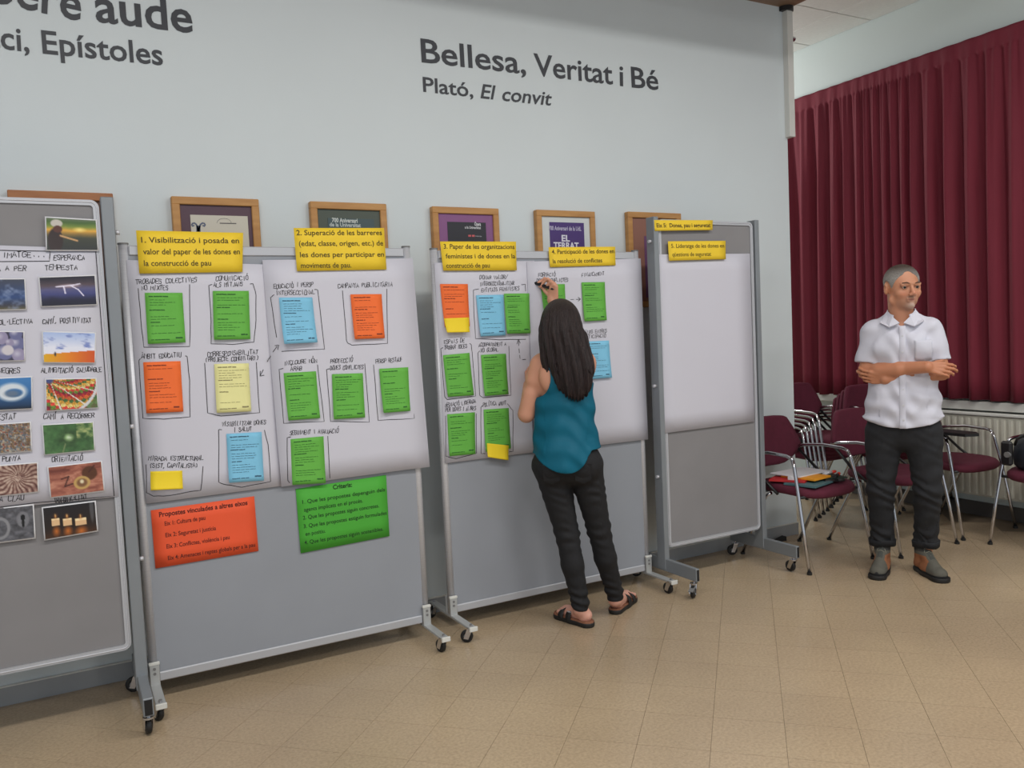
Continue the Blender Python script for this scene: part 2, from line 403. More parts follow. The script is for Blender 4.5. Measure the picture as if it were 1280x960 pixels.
# ---------------------------------------------------------------- papers, writing
class Surf:
    """where a sheet lies: plane y = Y, stand-off s, hanging curl towards its bottom edge"""
    def __init__(S, quad, Y, s, curl, side=0):
        S.P = [PY(x, y, Y-s) for x, y in quad]; S.Y = Y; S.s = s; S.c = curl; S.side = side
        a = sum((p.z for p in S.P[:2]))/2; b = sum((p.z for p in S.P[2:]))/2; S.zt, S.h = a, a-b
        S.xl = (S.P[0].x+S.P[3].x)/2; S.w = (S.P[1].x+S.P[2].x)/2-S.xl
    def off(S, x, z):
        v = max(0, min(1.05, (S.zt-z)/S.h)); u = max(0, min(1, (x-S.xl)/S.w))
        return S.s + S.c*v**2.2*(.75+.25*math.cos(3*u)) + S.side*(max(0, u-.8)/.2)**2 + abs(S.c)*.12*math.sin(u*5+v*3)*v*v
    def pt(S, x, z, e=0): return Vector((x, S.Y-S.off(x, z)-e, z))
    def px(S, x, y, e=.0012):
        p = PY(x, y, S.Y - S.s); return S.pt(p.x, p.z, e)
def sheet(name, label, cat, quad, Y, m, s=.004, curl=.0, group=None, nx=6, ny=10, side=0, th=.0005):
    S = Surf(quad, Y, s, curl, side); TL, TR, BR, BL = S.P; V = []; F = []
    for L in (0, th):
        for j in range(ny+1):
            for i in range(nx+1):
                u, v = i/nx, j/ny
                p = (TL*(1-u)+TR*u)*(1-v)+(BL*(1-u)+BR*u)*v
                q = S.pt(p.x, p.z, 0); V.append((q.x, q.y+L, q.z))
    n = (nx+1)*(ny+1)
    for j in range(ny):
        for i in range(nx):
            a = j*(nx+1)+i; b_ = a+1; c = a+nx+2; d = a+nx+1
            F += [(a, d, c, b_), (n+a, n+b_, n+c, n+d)]
    rim = list(range(nx+1))+[(j+1)*(nx+1)-1 for j in range(1, ny+1)]+[ny*(nx+1)+i for i in range(nx-1, -1, -1)]+[j*(nx+1) for j in range(ny-1, 0, -1)]
    for k in range(len(rim)):
        a, b_ = rim[k], rim[(k+1) % len(rim)]; F.append((a, b_, n+b_, n+a))
    o = raw(name, [tuple(v) for v in V], F, m, smooth=True); tag(o, label, cat, group)
    o['surf'] = 0; del o['surf']; SURF[o.name] = S
    return o
SURF = {}
def ribbon(mb, S, pts, w, e=.0012):
    # pts: list of world (x, z) on the sheet
    P = [Vector((x, z)) for x, z in pts]
    if len(P) < 2: return
    L = []; R = []
    for i, p in enumerate(P):
        a = P[max(0, i-1)]; b_ = P[min(len(P)-1, i+1)]; d = (b_-a)
        d = d.normalized() if d.length > 1e-6 else Vector((1, 0)); nrm = Vector((-d.y, d.x))*w/2
        ex = d*w*.3*(-1 if i == 0 else (1 if i == len(P)-1 else 0))
        L.append(p+nrm+ex); R.append(p-nrm+ex)
    V = [S.pt(q.x, q.y, e) for q in L]+[S.pt(q.x, q.y, e) for q in R]; n = len(P)
    mb.add(V, [(i, n+i, n+i+1, i+1) for i in range(n-1)])
def pxline(mb, S, pts, w=.0035, sub=3, wob=.0012):
    W = [PY(x, y, S.Y-S.s) for x, y in pts]; out = []
    for i in range(len(W)-1):
        for k in range(sub):
            t = k/sub; p = W[i]*(1-t)+W[i+1]*t
            out.append((p.x+random.uniform(-wob, wob)*(k > 0), p.z+random.uniform(-wob, wob)*(k > 0)))
    out.append((W[-1].x, W[-1].z)); ribbon(mb, S, out, w)
G = {k: v.replace(' ', '') for k, v in {'A': '00 26 40;12 32', 'B': '00 06 36 45 44 33 03;33 42 41 30 00', 'C': '45 36 16 05 01 10 30 41', 'D': '00 06 26 44 42 20 00', 'E': '46 06 00 40;03 33',
     'F': '46 06 00;03 33', 'G': '45 36 16 05 01 10 30 41 43 23', 'H': '00 06;40 46;03 43', 'I': '20 26', 'J': '46 41 30 10', 'K': '00 06;46 03 40', 'L': '06 00 40', 'M': '00 06 23 46 40', 'N': '00 06 40 46',
     'O': '10 01 05 16 36 45 41 30 10', 'P': '00 06 36 45 44 33 03', 'Q': '10 01 05 16 36 45 41 30 10;22 40', 'R': '00 06 36 45 44 33 03;23 40', 'S': '45 36 16 04 33 42 30 10 01', 'T': '06 46;26 20',
     'U': '06 01 10 30 41 46', 'V': '06 20 46', 'W': '06 10 23 30 46', 'X': '00 46;06 40', 'Y': '06 23 46;23 20', 'Z': '06 46 00 40', ',': '21 10', '.': '20 21', '/': '00 46', '(': '36 15 11 20', ')': '16 35 31 10',
     '·': '23 24', ' ': '', ':': '21 22;24 25'}.items()}
ACC = {'À': ('A', '1728'), 'É': ('E', '2739'), 'È': ('E', '1728'), 'Í': ('I', '2739'), 'Ó': ('O', '2739'), 'Ò': ('O', '1738'), 'Ú': ('U', '2739'), 'Ç': ('C', '2019')}
def glyph(ch):
    ex = ''
    if ch in ACC: ch, ex = ACC[ch]
    s = G.get(ch, ''); out = []
    for st in s.split(';'):
        if st: out.append([(int(st[i]), int(st[i+1])) for i in range(0, len(st)-1, 2)])
    if ex and ex != '2019': out.append([(int(ex[0]), int(ex[1])), (int(ex[2]), int(ex[3]))])
    return out
def hand_text(mb, S, txt, a, b_, h=.0185, w=.0025):
    A = PY(*a, S.Y-S.s); B = PY(*b_, S.Y-S.s); A = Vector((A.x, A.z)); B = Vector((B.x, B.z))
    n = len(txt); adv = (B-A)/n; e1 = (B-A).normalized(); e2 = Vector((-e1.y, e1.x)); cw = adv.length*.76
    for k, ch in enumerate(txt):
        o = A+adv*k+e2*random.uniform(-.002, .002); sl = random.uniform(.0, .18); sc = random.uniform(.88, 1.08)
        for st in glyph(ch):
            pts = []
            for (gx, gy) in st:
                u = gx/4*cw+random.uniform(-.0012, .0012); v = gy/6*h*sc+random.uniform(-.0012, .0012)
                q = o+e1*(u+sl*v)+e2*v; pts.append((q.x, q.y))
            ribbon(mb, S, pts, w)
# printed lettering with the built-in font
FC = {}
def font_mesh(txt, bold=0, shear=0, word=1.0, ext=0):
    key = (txt, bold, shear, round(word, 3), ext)
    if key in FC: return FC[key]
    cu = bpy.data.curves.new('lettering', 'FONT'); cu.body = txt; cu.size = 1; cu.resolution_u = 3
    cu.offset = bold; cu.shear = shear; cu.space_word = word; cu.extrude = ext
    o = bpy.data.objects.new('lettering', cu); C.objects.link(o)
    bpy.context.view_layer.update()
    me = bpy.data.meshes.new_from_object(o.evaluated_get(bpy.context.evaluated_depsgraph_get()))
    V = [tuple(v.co) for v in me.vertices]; F = [tuple(p.vertices) for p in me.polygons]
    bpy.data.objects.remove(o); bpy.data.curves.remove(cu); bpy.data.meshes.remove(me)
    FC[key] = (V, F); return FC[key]
CAP = .729
def print_text(mb, S, txt, a, b_, cap, bold=0, shear=0, ext=0, justify=True, e=.0012):
    """cap: capital height in metres; S: Surf"""
    A = PY(*a, S.Y-S.s); B = PY(*b_, S.Y-S.s); A = Vector((A.x, A.z)); B = Vector((B.x, B.z))
    e1 = (B-A).normalized(); e2 = Vector((-e1.y, e1.x)); L = (B-A).length; sy = cap/CAP; word = 1.0
    V, F = font_mesh(txt, bold, shear, 1.0, ext); x0 = min(v[0] for v in V); w0 = max(v[0] for v in V)-x0
    sx = sy*1.1
    if justify and ' ' in txt and w0*sx < L*.97:
        V2, _ = font_mesh(txt, bold, shear, 2.0, ext); w2 = max(v[0] for v in V2)-min(v[0] for v in V2)
        word = 1+max(0, (L/sx-w0)/max(1e-6, w2-w0)); V, F = font_mesh(txt, bold, shear, word, ext)
        x0 = min(v[0] for v in V); w0 = max(v[0] for v in V)-x0
    sx = L/w0
    out = []
    for v in V:
        q = A+e1*(v[0]-x0)*sx+e2*v[1]*sy; out.append(S.pt(q.x, q.y, e+v[2]))
    mb.add(out, F)
def part(mb, name, m, parent, **k):
    o = bpy.data.meshes.new(name); o.from_pydata([tuple(v) for v in mb.v], [], mb.f); o.materials.append(m)
    ob = bpy.data.objects.new(name, o); C.objects.link(ob); ob.parent = parent; return ob

# flip-chart sheets
def S_(o): return SURF[o.name]
PG = 'large white paper sheets pinned to the boards'
sh1 = sheet('paper_sheet', 'white sheet titled IMATGE filled with two columns of small photos', 'paper sheet', [(-100, 303), (121, 311), (148.4, 620.5), (-90, 645)], Y1, M['paper'], .009, .004, PG)
sh2a = sheet('paper_sheet', 'white sheet whose top left heading card begins 1. Visibilització', 'paper sheet', [(158, 325), (345, 331), (362, 606), (183, 629.5)], Y2, M['paper'], .008, .004, PG)
sh2b = sheet('paper_sheet', 'white sheet under the heading card that begins 2. Superació', 'paper sheet', [(328, 325), (515, 323), (535.5, 583), (351, 608)], Y2, M['paper'], .0105, .012, PG, side=.01)
sh3a = sheet('paper_sheet', 'white sheet to the left of the woman, under card 3. Paper', 'paper sheet', [(543, 328.5), (668, 326), (678, 564), (556, 579)], Y3, M['paper'], .008, .004, PG)
sh3b = sheet('paper_sheet', 'white sheet under the marker tip, wrinkled behind the writing woman', 'paper sheet', [(658.5, 327), (801, 323), (809.5, 549), (668, 566)], Y3, M['paper'], .0105, .008, PG)
sh4 = sheet('paper_sheet', 'blank white sheet on the tall narrow board', 'paper sheet', [(817, 318), (937.5, 317), (943, 527), (826, 542)], Y4, M['paper'], .009, .003, PG)

# sticky notes with rows of small print
def note(colour, m, inkm, quad, Y, s, label, curl=.012, rows=9, group=None, blank=False):
    o = sheet('sticky_note', label, 'sticky note', quad, Y, m, s, curl, group or 'sticky notes', 5, 10, th=.0006)
    if not blank:
        S = S_(o); mb = MB(); TL, TR, BR, BL = [Vector(q) for q in quad]
        R_ = random.Random(int(quad[0][0]*7+quad[0][1]))
        def at(u, v): return (TL*(1-u)+TR*u)*(1-v)+(BL*(1-u)+BR*u)*v
        def ln(u0, u1, v, wt):
            u = u0
            while u < u1-.02:
                d = R_.uniform(.05, .14); e_ = min(u1, u+d); pxline(mb, S, [at(u, v), at(e_, v+R_.uniform(-.004, .004))], wt, 1, 0); u = e_+R_.uniform(.015, .04)
        ln(.10, .62, .07, .0042)
        ln(.10, .50, .34, .0036); ln(.12, .40, .58 if rows > 6 else .62, .0036)
        for v in [.14, .19, .24, .29, .42, .47, .52, .65, .70, .75, .80][:rows+2]:
            if R_.random() < .75: ln(.12, R_.uniform(.5, .93), v, .0016)
        ln(.10, .58, .925, .0032); ln(.76, .92, .90, .006)
        part(mb, 'printed_lines', inkm, o)['kind'] = 'stuff'
    return o
GR, OR, BL_, YE = M['green'], M['orange'], M['blue'], M['yellow2']
gi, oi_, bi, yi = M['inkg'], M['inko'], M['inkb'], M['inky']
gg, go, gb = 'green sticky notes', 'orange sticky notes', 'blue sticky notes'
note('g', GR, gi, [(181, 366), (228, 366), (231.7, 428), (184.5, 430)], Y2, .013, 'green sticky note under the words TROBADES COLECTIVES NO MIXTES', group=gg)
note('g', GR, gi, [(266, 363.6), (311, 363.6), (312.6, 424), (267, 424.8)], Y2, .013, 'green sticky note under the words COMUNICACIÓ ALS MITJANS', group=gg)
note('o', OR, oi_, [(179, 452.8), (225.6, 451.3), (229, 514.4), (182.5, 516.4)], Y2, .013, 'orange sticky note under the words ÀMBIT EDUCATIU', group=go)
note('p', M['pale'], yi, [(267.8, 455), (311, 454), (313.7, 514), (270.4, 515.8)], Y2, .013, 'pale yellow sticky note under the word CORRESPONSABILITAT')
note('b', BL_, bi, [(283, 542.4), (327, 540), (329.4, 600.4), (285.7, 603)], Y2, .013, 'blue sticky note under the words VISIBILITZAR DONES I SALUT', .014, group=gb)
note('y', YE, yi, [(188, 589.4), (227.8, 588.3), (228.4, 610.6), (188, 612.4)], Y2, .013, 'small yellow sticky note under the words MIRADA ESTRUCTURAL', .016, blank=True)
note('b', BL_, bi, [(348.7, 372), (390.4, 371.7), (395.6, 428), (353.4, 430)], Y2, .016, 'blue sticky note under the words EDUCACIÓ I PERSP INTERSECCIONAL', .03, group=gb)
note('o', OR, oi_, [(438, 368), (477, 367.5), (480.4, 422.7), (442.5, 424)], Y2, .016, 'orange sticky note under the words CAMPANYA PUBLICITÀRIA', group=go)
note('g', GR, gi, [(354.5, 466.4), (395, 464), (399.6, 522.4), (359.5, 525.4)], Y2, .017, 'green sticky note under the words INCLOURE MÓN ÀRAB', .016, group=gg)
note('g', GR, gi, [(415, 467.7), (453.6, 466.4), (455.8, 521.7), (416.4, 524)], Y2, .017, 'green sticky note under the words PROTECCIÓ DONES CONFLICTES, middle of its row', group=gg)
note('g', GR, gi, [(474, 461), (510.4, 459), (512, 513.4), (478, 516)], Y2, .017, 'green sticky note under the words PERSP RESTAURATIVA', .018, group=gg)
note('g', GR, gi, [(363.2, 549), (404.4, 545.3), (407, 603.7), (365, 606)], Y2, .019, 'green sticky note under SEGUIMENT I AVALUACIÓ, reaching the sheet bottom', .008, group=gg)
note('o', OR, oi_, [(550, 355), (584.8, 355), (586.7, 408), (555, 409)], Y3, .013, 'orange sticky note with a small yellow note on its lower end', .01, group=go)
note('y', YE, yi, [(555, 398), (586.3, 396.8), (586.3, 415.2), (557.6, 415.8)], Y3, .028, 'small yellow sticky note on the bottom of an orange note', .014, blank=True)
note('b', BL_, bi, [(595.2, 369), (629.3, 368.3), (631.3, 419.2), (599.6, 420.6)], Y3, .013, 'blue sticky note touching the green one under ENTITATS FEMINISTES', .012, group=gb)
note('g', GR, gi, [(630, 367), (661.6, 366.7), (662.2, 416.6), (632.5, 417.2)], Y3, .015, 'green sticky note directly right of the blue one under ENTITATS FEMINISTES', .012, group=gg)
note('g', GR, gi, [(676, 356), (706, 355), (708, 405), (681, 407)], Y3, .016, 'green sticky note half hidden by the writing hand and the woman\'s hair', .012, group=gg)
note('g', GR, gi, [(727, 352.9), (756, 352.5), (757.6, 400.4), (729.3, 401.8)], Y3, .016, 'green sticky note under the word FINANÇAMENT, right of her head', .012, group=gg)
note('b', BL_, bi, [(731, 427), (761.3, 425.6), (763.8, 471.9), (735, 474)], Y3, .016, 'blue sticky note partly hidden by the woman\'s right shoulder', .016, group=gb)
note('g', GR, gi, [(553.7, 444), (586.8, 441), (591.7, 494), (558.7, 496)], Y3, .013, 'green sticky note under the words ESPAIS DE TROBAR IDEES', .012, group=gg)
note('g', GR, gi, [(601.2, 443.6), (632.5, 442), (634.9, 492.7), (604.8, 495)], Y3, .013, 'green sticky note under the words ACOMPANYAMENT XO GLOBAL', .012, group=gg)
note('g', GR, gi, [(559, 517.9), (593.7, 515.3), (593.7, 567.3), (560.7, 570)], Y3, .013, 'green sticky note under the words MEDIACIÓ LIDERADA PER DONES', .012, group=gg)
note('g', GR, gi, [(604.6, 512), (635.9, 510), (637.9, 560.4), (605.8, 564.4)], Y3, .013, 'green sticky note with a yellow note stuck over its bottom', .014, group=gg)
note('y', YE, yi, [(608.8, 554), (635.9, 556.8), (634.9, 575.2), (609.2, 571.3)], Y3, .032, 'small tilted yellow sticky note hanging below a green note', .008, blank=True)

# heading cards
def card(label, quad, Y, m, lines, ink, cap, s=.015, bold=0, group='yellow heading cards', name='heading_card', curl=.004):
    o = sheet(name, label, 'card', quad, Y, m, s, curl, group, 8, 4, th=.0008); S = S_(o); mb = MB()
    for L in lines:
        txt, a, b_ = L[:3]; cp = L[3] if len(L) > 3 else cap; bo = L[4] if len(L) > 4 else bold
        print_text(mb, S, txt, a, b_, cp, bo)
    part(mb, 'printed_text', ink, o)['kind'] = 'stuff'; return o
K = M['inkcard']; Yw = M['yellow']
card('yellow card reading 1. Visibilització i posada en valor', [(170, 288), (304, 291), (303, 340), (174, 342)], Y2, Yw,
     [('1. Visibilització i posada en', (176.6, 303.2), (299, 304)), ('valor del paper de les dones en', (179, 317.9), (300, 317.7)), ('la construcció de pau', (180, 332.5), (264, 332))], K, .0235, bold=.010)
card('yellow card reading 2. Superació de les barreres', [(367, 285), (480, 285), (483, 337), (371, 339)], Y2, Yw,
     [('2. Superació de les barreres', (370.6, 294), (477.5, 293.7)), ('(edat, classe, origen, etc.) de', (373.7, 307.5), (479, 306.8)), ('les dones per participar en', (375, 321.5), (480, 320.8)), ('moviments de pau.', (376, 335), (439, 334.4))], K, .0235, bold=.010)
card('yellow card reading 3. Paper de les organitzacions feministes', [(550, 301.8), (645, 302), (645.7, 338), (553.7, 338.4)], Y3, Yw,
     [('3. Paper de les organitzacions', (554.6, 310.8), (643, 311.2)), ('feministes i de dones en la', (557, 323), (644, 322.8)), ('construcció de pau', (557.6, 334.8), (612, 334.4))], K, .0235, bold=.010)
card('yellow card reading 4. Participació de les dones en la resolució', [(685.7, 309), (769, 308.3), (769.3, 331.7), (687, 334)], Y3, Yw,
     [('4. Participació de les dones en', (689.7, 317.4), (767.5, 316.3)), ('la resolució de conflictes', (690.7, 329.2), (752.5, 327.9))], K, .0235, bold=.010)
card('small yellow card reading Eix 5: Dones, pau i seguretat', [(817.6, 275), (891, 275.2), (890.5, 287.6), (818, 288.7)], Y4, Yw,
     [('Eix 5:  Dones, pau i seguretat', (820.5, 284.3), (888, 283.9))], K, .023, s=.02, bold=.018)
card('yellow card reading 5. Lideratge de les dones', [(835, 301.6), (907, 301), (907, 324), (835.8, 326)], Y4, Yw,
     [('5. Lideratge de les dones en', (839, 309.9), (905, 309.4)), ('qüestions de seguretat', (840, 320.6), (888.7, 319.8))], K, .0235, s=.02, bold=.004)
card('orange card headed Propostes vinculades a altres eixos', [(188.4, 638), (317.7, 620.3), (323, 688.6), (194.2, 710.5)], Y2, M['orangecard'],
     [('Propostes vinculades a altres eixos', (199, 646.2), (309.5, 630.8), .021, .02), ('Eix 1: Cultura de pau', (206, 657), (256.7, 649.4)), ('Eix 2: Seguretat i justícia', (207, 671.4), (270, 662.3)),
      ('Eix 3: Conflictes, violència i pau', (208.3, 685.5), (287, 673.6)), ('Eix 4: Amenaces i reptes globals per a la pau', (210, 700), (319, 683))],
     M['inkoc'], .0182, s=.004, bold=.008, group='cards below the sheets', name='info_card', curl=.003)
card('green card headed Criteris with four numbered lines', [(369.6, 611.3), (482.6, 593.7), (486.7, 670), (375.7, 691.5)], Y2, M['greencard'],
     [('Criteris:', (416.3, 611.7), (440, 608.2), .021, .022), ('1. Que les propostes depenguin dels', (378, 629.8), (481.3, 613.9)), ('agents implicats en el procés.', (380, 639.6), (453.5, 627.8)),
      ('2. Que les propostes siguin concretes.', (378.7, 649.6), (473.8, 634)), ('3. Que les propostes estiguin formulades', (379.5, 660.2), (483.3, 643)), ('en positiu.', (381.8, 669.7), (406.8, 665.6)),
      ('4. Que les propostes siguin sostenibles.', (380.4, 680.6), (479, 663))],
     M['inkgc'], .0182, s=.004, bold=.006, group='cards below the sheets', name='info_card', curl=.003)

# handwriting and marker outlines on the sheets
def writing(sh, texts, lines):
    S = S_(sh); mb = MB()
    for t_, a, b_ in texts: hand_text(mb, S, t_, a, b_)
    part(mb, 'handwriting', M['ink'], sh)['kind'] = 'stuff'
    mb = MB()
    for l_ in lines: pxline(mb, S, l_, .0028)
    part(mb, 'marker_outline', M['ink'], sh)['kind'] = 'stuff'
writing(sh2a, [('TROBADES COLECTIVES', (169.7, 354.7), (247, 352.4)), ('NO MIXTES', (177, 362.7), (211, 362)), ('COMUNICACIÓ', (269.7, 351), (311, 349.8)), ('ALS MITJANS', (267, 358.7), (304, 357.7)),
    ('ÀMBIT EDUCATIU', (177, 448.4), (227, 446)), ('CORRESPONSABILITAT', (259.5, 446), (323, 442)), ('(PROJECTE COMUNITARI)', (257, 452.4), (323.5, 449.5)),
    ('VISIBILITZAR DONES', (277, 532.6), (332.7, 530)), ('I SALUT', (291.8, 539.8), (315, 538)), ('MIRADA ESTRUCTURAL', (185.6, 575.7), (254.7, 575)), ('(SIST. CAPITALISTA)', (187, 585), (247, 584))],
   [[(172.7, 360.7), (176, 400), (179.7, 434), (237, 433), (237.5, 400), (237, 355.7)], [(265, 355.7), (261, 356.7), (263.8, 402), (263.8, 429.8), (290, 430.5), (317.4, 427.6), (320, 400), (320, 368.6), (316, 354.4), (312.7, 355)],
    [(175.3, 448.4), (173.6, 451.7), (178.6, 522.8), (204.8, 523.8), (237.6, 521), (237, 474.7), (233.9, 445.8), (231.7, 445)], [(255.8, 453.9), (259.5, 516.2), (275.9, 520), (324.4, 515.8), (320.3, 452.8)],
    [(277, 537), (273.2, 537), (273.2, 602.6), (282.4, 605.8), (302, 609), (338, 601.9), (335, 555.5), (330.5, 537.6)], [(182.3, 580.7), (183, 615.7), (191.7, 620), (210.3, 619.4), (233.2, 615.2), (250.7, 612.8), (253.6, 582.9)],
    [(325, 470), (329, 462)], [(325.5, 464), (325, 470), (330, 469)]])
writing(sh2b, [('EDUCACIÓ I PERSP', (342.5, 360.8), (392, 358)), ('INTERSECCIONAL', (345, 369), (394, 367.5)), ('CAMPANYA PUBLICITÀRIA', (422.3, 360), (491, 357.5)), ('INCLOURE MÓN', (354.7, 456.7), (396.7, 453)), ('ÀRAB', (363.2, 463.3), (377.7, 462)),
    ('PROTECCIÓ', (412.7, 454), (441.5, 452.4)), ('DONES CONFLICTES', (412.7, 462), (454.2, 461)), ('PERSP RESTAURATIVA', (470, 454.6), (516, 450)), ('SEGUIMENT I AVALUACIÓ', (361.7, 543.6), (423, 540.7))],
   [[(342.5, 368.5), (338, 371.7), (345.6, 421.7)], [(351.9, 439.2), (405.5, 436.4), (397, 362.3), (393, 362)], [(428, 363.3), (433, 425.8), (435, 429), (439.4, 431.4), (484.2, 429.2), (483.5, 361.3)],
    [(353.6, 460.5), (348.6, 461.6), (354, 529), (404.8, 526.7), (396.7, 456)], [(412, 461), (408, 461.6), (412.7, 526.7), (461.2, 527.6), (455.8, 454.6)], [(466.7, 456), (472.2, 525.4), (517, 522.8), (513.3, 455)],
    [(362.8, 545.8), (358.4, 546.9), (358.9, 600), (361, 603)], [(409.2, 545), (411.6, 597.2)], [(346, 433), (341, 440)], [(338, 445), (334, 452)], [(343.5, 432), (348.5, 431.5), (347, 437)]])
writing(sh3a, [('DONAR VALOR/', (599.8, 349.3), (634.9, 348)), ('INTERSECCIONALITZAR', (599.8, 357.2), (643, 355.8)), ('ENTITATS FEMINISTES', (601.6, 365), (649.7, 362.8)), ('ESPAIS DE', (555, 429.4), (580.9, 428)), ('TROBAR IDEES', (555.3, 436.7), (583.8, 434.7)),
    ('ACOMPANYAMENT A', (598.3, 433.4), (632.9, 431.8)), ('XO GLOBAL', (600.9, 439.7), (623, 438.7)), ('MEDIACIÓ LIDERADA', (556.3, 508.6), (594.9, 504)), ('PER DONES I ALTRES', (556.7, 514.3), (594.9, 512.3)), ('POLÍTICA AMUNT', (603.6, 508), (632.9, 506))],
   [[(598.2, 361.2), (591.7, 362.4), (592.5, 395), (594.3, 423.2), (625, 424.8), (657, 424)], [(651.7, 355.8), (656.6, 355.2), (657, 363.8)], [(648, 426), (648.3, 432)], [(648.6, 436), (649, 441)], [(649.4, 444), (650, 448)], [(645.8, 430), (647.8, 424.5), (650.2, 429)], [(653, 449.5), (657, 449.3)],
    [(553.7, 434.7), (550.8, 435.7), (555.7, 496), (558.7, 499.5), (594.3, 495), (590, 440), (589, 430.8), (587, 429.5)], [(599.3, 438.7), (597.3, 440.7), (599.3, 494), (603.2, 497), (638.5, 494), (637, 460), (635.9, 432.8)],
    [(556.7, 519.8), (556.7, 570.3), (569.6, 573.3), (595.3, 566.3), (595, 516.9)], [(602.8, 507), (600.9, 509), (600.9, 567.3), (606, 567)], [(633.9, 504.6), (640.8, 513), (640.8, 564.4), (636, 564.8)]])
writing(sh3b, [('FORMACIÓ', (672.9, 346), (694.7, 344.6)), ('DONES CONFLICTES', (670.9, 352.5), (710.5, 351.9)), ('FINANÇAMENT', (727, 346), (756, 344)), ('DIÀLEG ENTRES', (726, 418), (758.8, 415.4)), ('PARTICIPACIÓ', (728, 423.6), (757.5, 421.3)), ('TALLERS', (675, 418), (690, 417))],
   [[(713, 374.5), (717, 374.3)], [(720, 374.2), (725, 374)], [(722.5, 371.5), (725.5, 374), (722.5, 376.5)]])
writing(sh1, [('LA NOSTRA IMATGE...', (-62, 323.5), (58.6, 321)), ('ESPERANÇA', (67, 325), (106.8, 324.3)), ('TEMPESTA', (56, 337.3), (97.7, 336.8)), ('ONA A PER', (-15, 339), (33.9, 338)), ('CAMÍ, POSITIVITAT', (53.4, 404.5), (114.6, 403)), ('CIÓ COL·LECTIVA', (-22, 406), (41, 404.5)),
    ('ALIMENTACIÓ SALUDABLE', (52, 466), (127.6, 464.4)), ('NEGRES', (-2, 467), (26, 465.7)), ('CAMÍ A RECÓRRER', (54.7, 524), (118.5, 521.6)), ('ESTAT', (-3, 525), (20.8, 523.4)), ('ORIENTACIÓ', (65, 577.3), (104, 575)), ('LA PUNYA', (-12, 577.5), (26.8, 575)), ('TRANQUIL·LITAT', (68, 628.9), (108.9, 623.6)), ('LA CLAU', (-6, 628), (31, 625))],
   [[(-60, 311.5), (62.5, 314), (62, 326.4), (-62, 328)], [(119.8, 314.6), (142.7, 619.7), (44.3, 628.3), (-20, 636)]])
# ---------------------------------------------------------------- photo prints (flat prints: colour fields computed per vertex)
def vnoise(x, y, seed=0):
    xi = np.floor(x).astype(int); yi = np.floor(y).astype(int); fx = x-xi; fy = y-yi
    fx = fx*fx*(3-2*fx); fy = fy*fy*(3-2*fy)
    def h(a, b_):
        n = np.sin(a*127.1+b_*311.7+seed*74.7)*43758.5453; return n-np.floor(n)
    return (h(xi, yi)*(1-fx)+h(xi+1, yi)*fx)*(1-fy)+(h(xi, yi+1)*(1-fx)+h(xi+1, yi+1)*fx)*fy
def fbm(x, y, seed=0): return .5*vnoise(x, y, seed)+.3*vnoise(2*x, 2*y, seed+1)+.2*vnoise(4*x, 4*y, seed+2)
def cl(*c): return np.array(c, float)
def mixc(a, b_, t): t = np.clip(t, 0, 1)[..., None]; return a*(1-t)+b_*t
def grad(v, stops):
    out = np.zeros(v.shape+(3,))
    xs = [s[0] for s in stops]
    for k in range(3): out[..., k] = np.interp(v, xs, [s[1][k] for s in stops])
    return out
def blob(U, V, cx, cy, rx, ry, soft=.15): return np.clip((1-np.sqrt(((U-cx)/rx)**2+((V-cy)/ry)**2))/soft, 0, 1)
def seg(U, V, p, q, w_):
    d = cl(*q)-cl(*p); t = np.clip(((U-p[0])*d[0]+(V-p[1])*d[1])/(d@d), 0, 1)
    return np.clip(1.5-np.hypot(U-p[0]-t*d[0], (V-p[1]-t*d[1])*.6)/w_, 0, 1)
def im_field(U, V):
    c = grad(V+.06*fbm(U*4, V*4), [(0, (40, 44, 46)), (.42, (62, 66, 54)), (.56, (150, 120, 60)), (.66, (226, 170, 66)), (.78, (120, 140, 60)), (.92, (70, 100, 50)), (1, (96, 112, 84))])
    c = mixc(c, cl(250, 226, 130), blob(U, V, .66, .66, .16, .1, .9))
    c = mixc(c, cl(48, 34, 34), blob(U, V, .17, .3, .16, .42)); c = mixc(c, cl(196, 190, 180), blob(U, V, .2, .84, .13, .13))
    c = mixc(c, cl(88, 50, 40), blob(U, V, .22, .66, .1, .12)); c = mixc(c, cl(206, 160, 110), seg(U, V, (.27, .45), (.6, .3), .018)); return c
def im_light(U, V):
    c = grad(V+.1*fbm(U*5, V*5), [(0, (22, 24, 40)), (.25, (34, 34, 60)), (.45, (66, 70, 124)), (.62, (92, 90, 130)), (.75, (90, 76, 84)), (1, (44, 42, 54))])
    c = mixc(c, cl(220, 190, 190), blob(U, V, .52, .68, .26, .09, 1)*.8)
    for p, q in [((.28, .66), (.6, .7)), ((.42, .66), (.44, .42)), ((.55, .68), (.68, .54)), ((.68, .54), (.77, .32)), ((.6, .7), (.72, .74))]: c = mixc(c, cl(236, 230, 250), seg(U, V, p, q, .012))
    return c
def im_clouds(U, V):
    c = grad(V, [(0, (96, 88, 60)), (.12, (60, 60, 70)), (.4, (50, 74, 124)), (.75, (62, 74, 104)), (1, (70, 74, 88))])
    return mixc(c, cl(140, 156, 190), (fbm(U*6, V*5, 3)-.5)*2.2)
def im_beach(U, V):
    s = V-.3-.14*U*0+.12*(U-.5); c = np.where((V < .26+.16*U)[..., None], grad(U, [(0, (222, 170, 30)), (.5, (226, 130, 30)), (1, (206, 84, 34))]), grad(V, [(0, (226, 226, 238)), (.5, (228, 230, 244)), (1, (170, 190, 232))]))
    c = mixc(c, cl(120, 136, 196), np.clip((fbm(U*6, V*9, 9)-.55)*4, 0, 1)*(V > .4+.1*U)); return mixc(c, cl(30, 40, 60), blob(U, V, .22, .27, .025, .1, .6))
